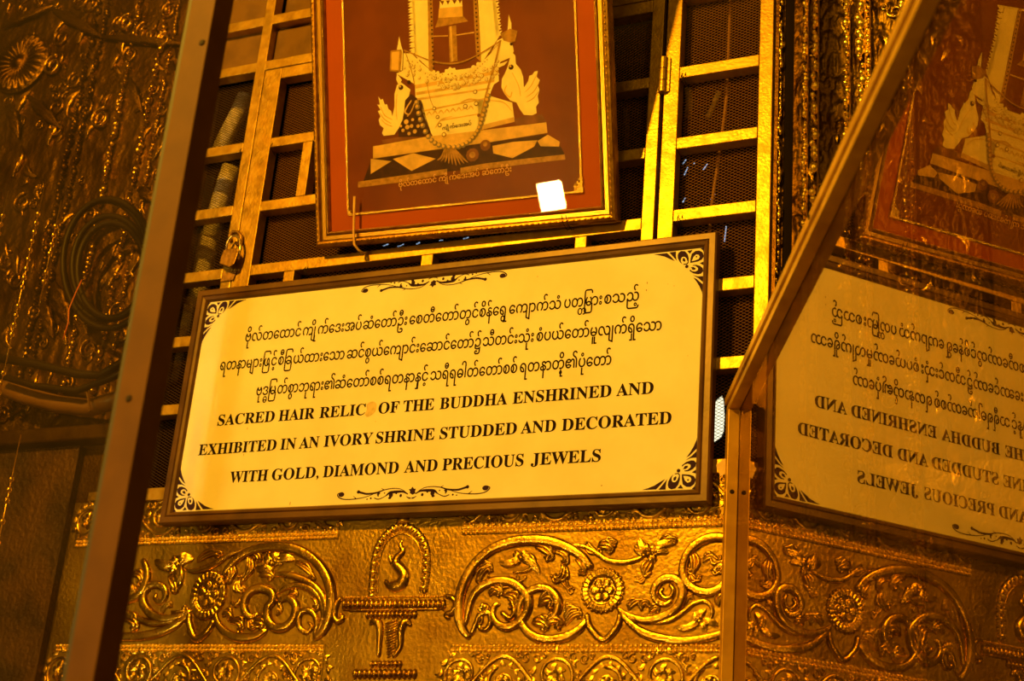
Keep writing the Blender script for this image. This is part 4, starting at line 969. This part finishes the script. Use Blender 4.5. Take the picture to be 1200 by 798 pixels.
# columns left of the grille, behind the near glass
lp = relief_thing('gilded_column', 'dim gold foil wall with bead strings and a rosette, behind the near left glass', (-2.6, 0, .8))
obj('foil_sheet', crumpled(-3.6, GX0-.01, .98, 2.4, -.002, .0038, .0050, 21, .5, 26), GOLD_DARK, lp, smooth=True)
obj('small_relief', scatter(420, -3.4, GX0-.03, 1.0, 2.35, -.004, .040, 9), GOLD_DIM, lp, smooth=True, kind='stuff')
def vx(u, v): return P(u, v, -.02)[0]
for (u, v), sz, m in (((140,108),.0058,GOLD_RELIEF),((183,60),.0068,GOLD_RELIEF),((112,60),.005,GOLD_DARK),((196,60),.004,GOLD_RELIEF),((88,120),.006,GOLD_DARK)):
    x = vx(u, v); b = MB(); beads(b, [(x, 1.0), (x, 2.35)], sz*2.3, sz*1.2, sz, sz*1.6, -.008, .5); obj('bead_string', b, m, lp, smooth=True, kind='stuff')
for u, v in ():
    x = vx(u, v); mb = MB(); stem(mb, [(x,1.0),(x,1.7),(x,2.4)], [.03]*3, -.004, .3, 6); obj('ridge', mb, GOLD_DARK, lp, smooth=True)
p = P(22, 72, -.02); mb = MB(); R_ = .088
def petalf(r, th): return R_*(.12*abs(math.sin(11*th))**.6*math.exp(-((r-.65)/.28)**2)+.14*math.exp(-(r/.18)**2)+.04)*(1 if r < .95 else 0)
radial(mb, (p[0], p[2]), R_, petalf, -.012, nt=132); obj('rosette', mb, GOLD_DARK, lp, smooth=True)
for (u, v, r_) in ((116,137,.030),(190,45,.022),(60,75,.03),(146,25,.025)):
    q = P(u, v, -.02); b = MB(); stem(b, spiral_pts((q[0], q[2]), r_, 1.2, 1.4, 1, 16, .3), [.010,.008], -.012, .7, 3); obj('curl', b, GOLD_RELIEF, lp, smooth=True)
for (a, b_, w_) in (((58,8),(118,42),.03),((118,42),(215,50),.02),((0,30),(60,5),.02),((30,110),(70,150),.03),((10,120),(20,160),.03),((150,90),(165,130),.02),((200,70),(205,110),.02),((60,330),(80,380),.04),((90,340),(100,390),.03),((160,220),(185,235),.03),((48,350),(60,395),.03)):
    q0, q1 = P(*a, -.02), P(*b_, -.02); mb = MB(); leafr(mb, (q0[0],q0[2]), (q1[0],q1[2]), w_, h=.014, y0=-.012, lobes=3); obj('leaf', mb, GOLD_DARK, lp, smooth=True)
# big beads mirrored in the near left glass, built as objects behind it
lc = relief_thing('reflected_beads', 'large dull gold beads at the far left edge, built for a reflection in the near glass', tuple(P(40, 300, -.5)))
for (u, v, u2, v2) in ((46,245,2,460),(66,262,52,330),(4,250,0,400),(18,540,4,700)):
    q0, q1 = P(u, v, -.5), P(u2, v2, -.5); b = MB(); x = q0[0]
    z0, z1 = q1[2], q0[2]; z = z0
    while z < z1:
        if RNG.rand() < .72: dome(b, (x, z), .0045, .0065, .005, -.5, 0, 9, 3); dome(b, (x, z), .0045, .0065, -.005, -.5, 0, 9, 3)
        z += .0195
    b.tube([(x,-.5,z0-.05),(x,-.5,z1+.05)], .0012, 5); obj('bead_string', b, GOLD_BRIGHT, lc, smooth=True, kind='stuff')
# dark lower panel and ledge on the left
mb = MB(); q = P(60, 480, -.03)
ld = relief_thing('wall_ledge', 'gold painted ledge with bead edge above the dark lower left panel, behind the glass', (-2.6, 0, 1.0))
mb.box(-3.8, GX0-.005, -.045, 0, .93, .965); obj('ledge', mb, GOLD_DIM, ld, bevel=.004)
mb = MB(); mb.box(-3.8, -2.22, -.02, 0, -.3, .925); obj('lower_panel', mb, mat('dull_bronze_panel', (.07,.032,.004), .5, .6, bump=.8, bscale=90, dark=(.025,.011,.001), scale=12), ld)
# pipe, cable coil and wires hanging there
mb = MB(); mb.tube([P(0,452,-.06), P(30,464,-.06), P(70,474,-.06), P(105,478,-.06), P(125,472,-.06), P(150,466,-.06)], .020, 14)
tag(obj('conduit_pipe', mb, PVC, None, smooth=True), 'pale brown conduit pipe running low behind the near left glass', 'pipe')
mb = MB(); mb.tube([P(0,420,-.085), P(40,426,-.085), P(90,438,-.085), P(118,440,-.085), P(160,415,-.085)], .010, 10)
tag(obj('cable', mb, CABLE, None, smooth=True), 'thick dark cable just above the pale pipe, behind the left glass', 'cable')
mb = MB(); mb.tube([P(0,440,-.105), P(40,452,-.105), P(90,458,-.105), P(130,443,-.105), P(160,428,-.105)], .008, 10)
tag(obj('cable', mb, CABLE, None, smooth=True), 'second dark cable touching the top of the pale pipe, behind the left glass', 'cable')
coil = []
for k_ in range(4):
    for i in range(36):
        a = 2*math.pi*i/36 + k_*.2; u = 124+[50,44,53,40][k_]*math.cos(a)+[0,5,3,7][k_]; v = 305+[70,60,76,56][k_]*math.sin(a)+[0,8,4,12][k_]; coil.append(P(u, v, -.07-.006*k_))
coil.append(P(176, 330, -.07))
mb = MB(); mb.tube(coil, .0075, 8); tag(obj('cable_coil', mb, CABLE, None, smooth=True), 'black cable wound in a loose coil hanging behind the near left glass', 'cable')
mb = MB(); mb.tube([P(96,328,-.11), P(88,345,-.11), P(81,362,-.11), P(80,378,-.11), P(74,398,-.11)], .0016, 6); tag(obj('red_wire', mb, REDW, None, smooth=True), 'thin red wire hanging from the black cable coil', 'wire')
mb = MB(); mb.tube([P(101,455,-.10), P(104,470,-.10), P(106,482,-.10)], .003, 6); tag(obj('cable_tie', mb, PVC, None), 'pale tie strap wrapped round the pipe and cables at left', 'strap')

# ------------------------------------------------------------------ lamp whose square face is mirrored in the picture glass
hit = Vector((-1.115, -.06, 1.371)); rd = Vector((-.371, -.917, -.149)).normalized(); LC = hit + rd*6.0
# the lamp's own emitting face also carries the light set at the top
fl_ = thing('flood_lamp', 'square flood lamp behind the viewer, mirrored in the picture glass', 'lamp', tuple(LC))
fl_.rotation_euler = (-rd).to_track_quat('-Y', 'Z').to_euler()
mb = MB(); mb.box(-.082,.082,.0,.08,-.092,.092); obj('housing', mb, HOUSING, fl_, world=False, bevel=.005)
mb = MB(); mb.box(-.068,.068,-.006,.0,-.080,.080); obj('diffuser', mb, LAMP, fl_, world=False)
mb = MB(); mb.tube([(0,.04,-.09),(0,.04,-.09-(LC.z+1.5-.1))], .015, 10); obj('pole', mb, HOUSING, fl_, world=False)
mb = MB(); mb.box(-.15,.15,-.1,.18,-(LC.z+1.5),-(LC.z+1.48)); obj('foot', mb, HOUSING, fl_, world=False)
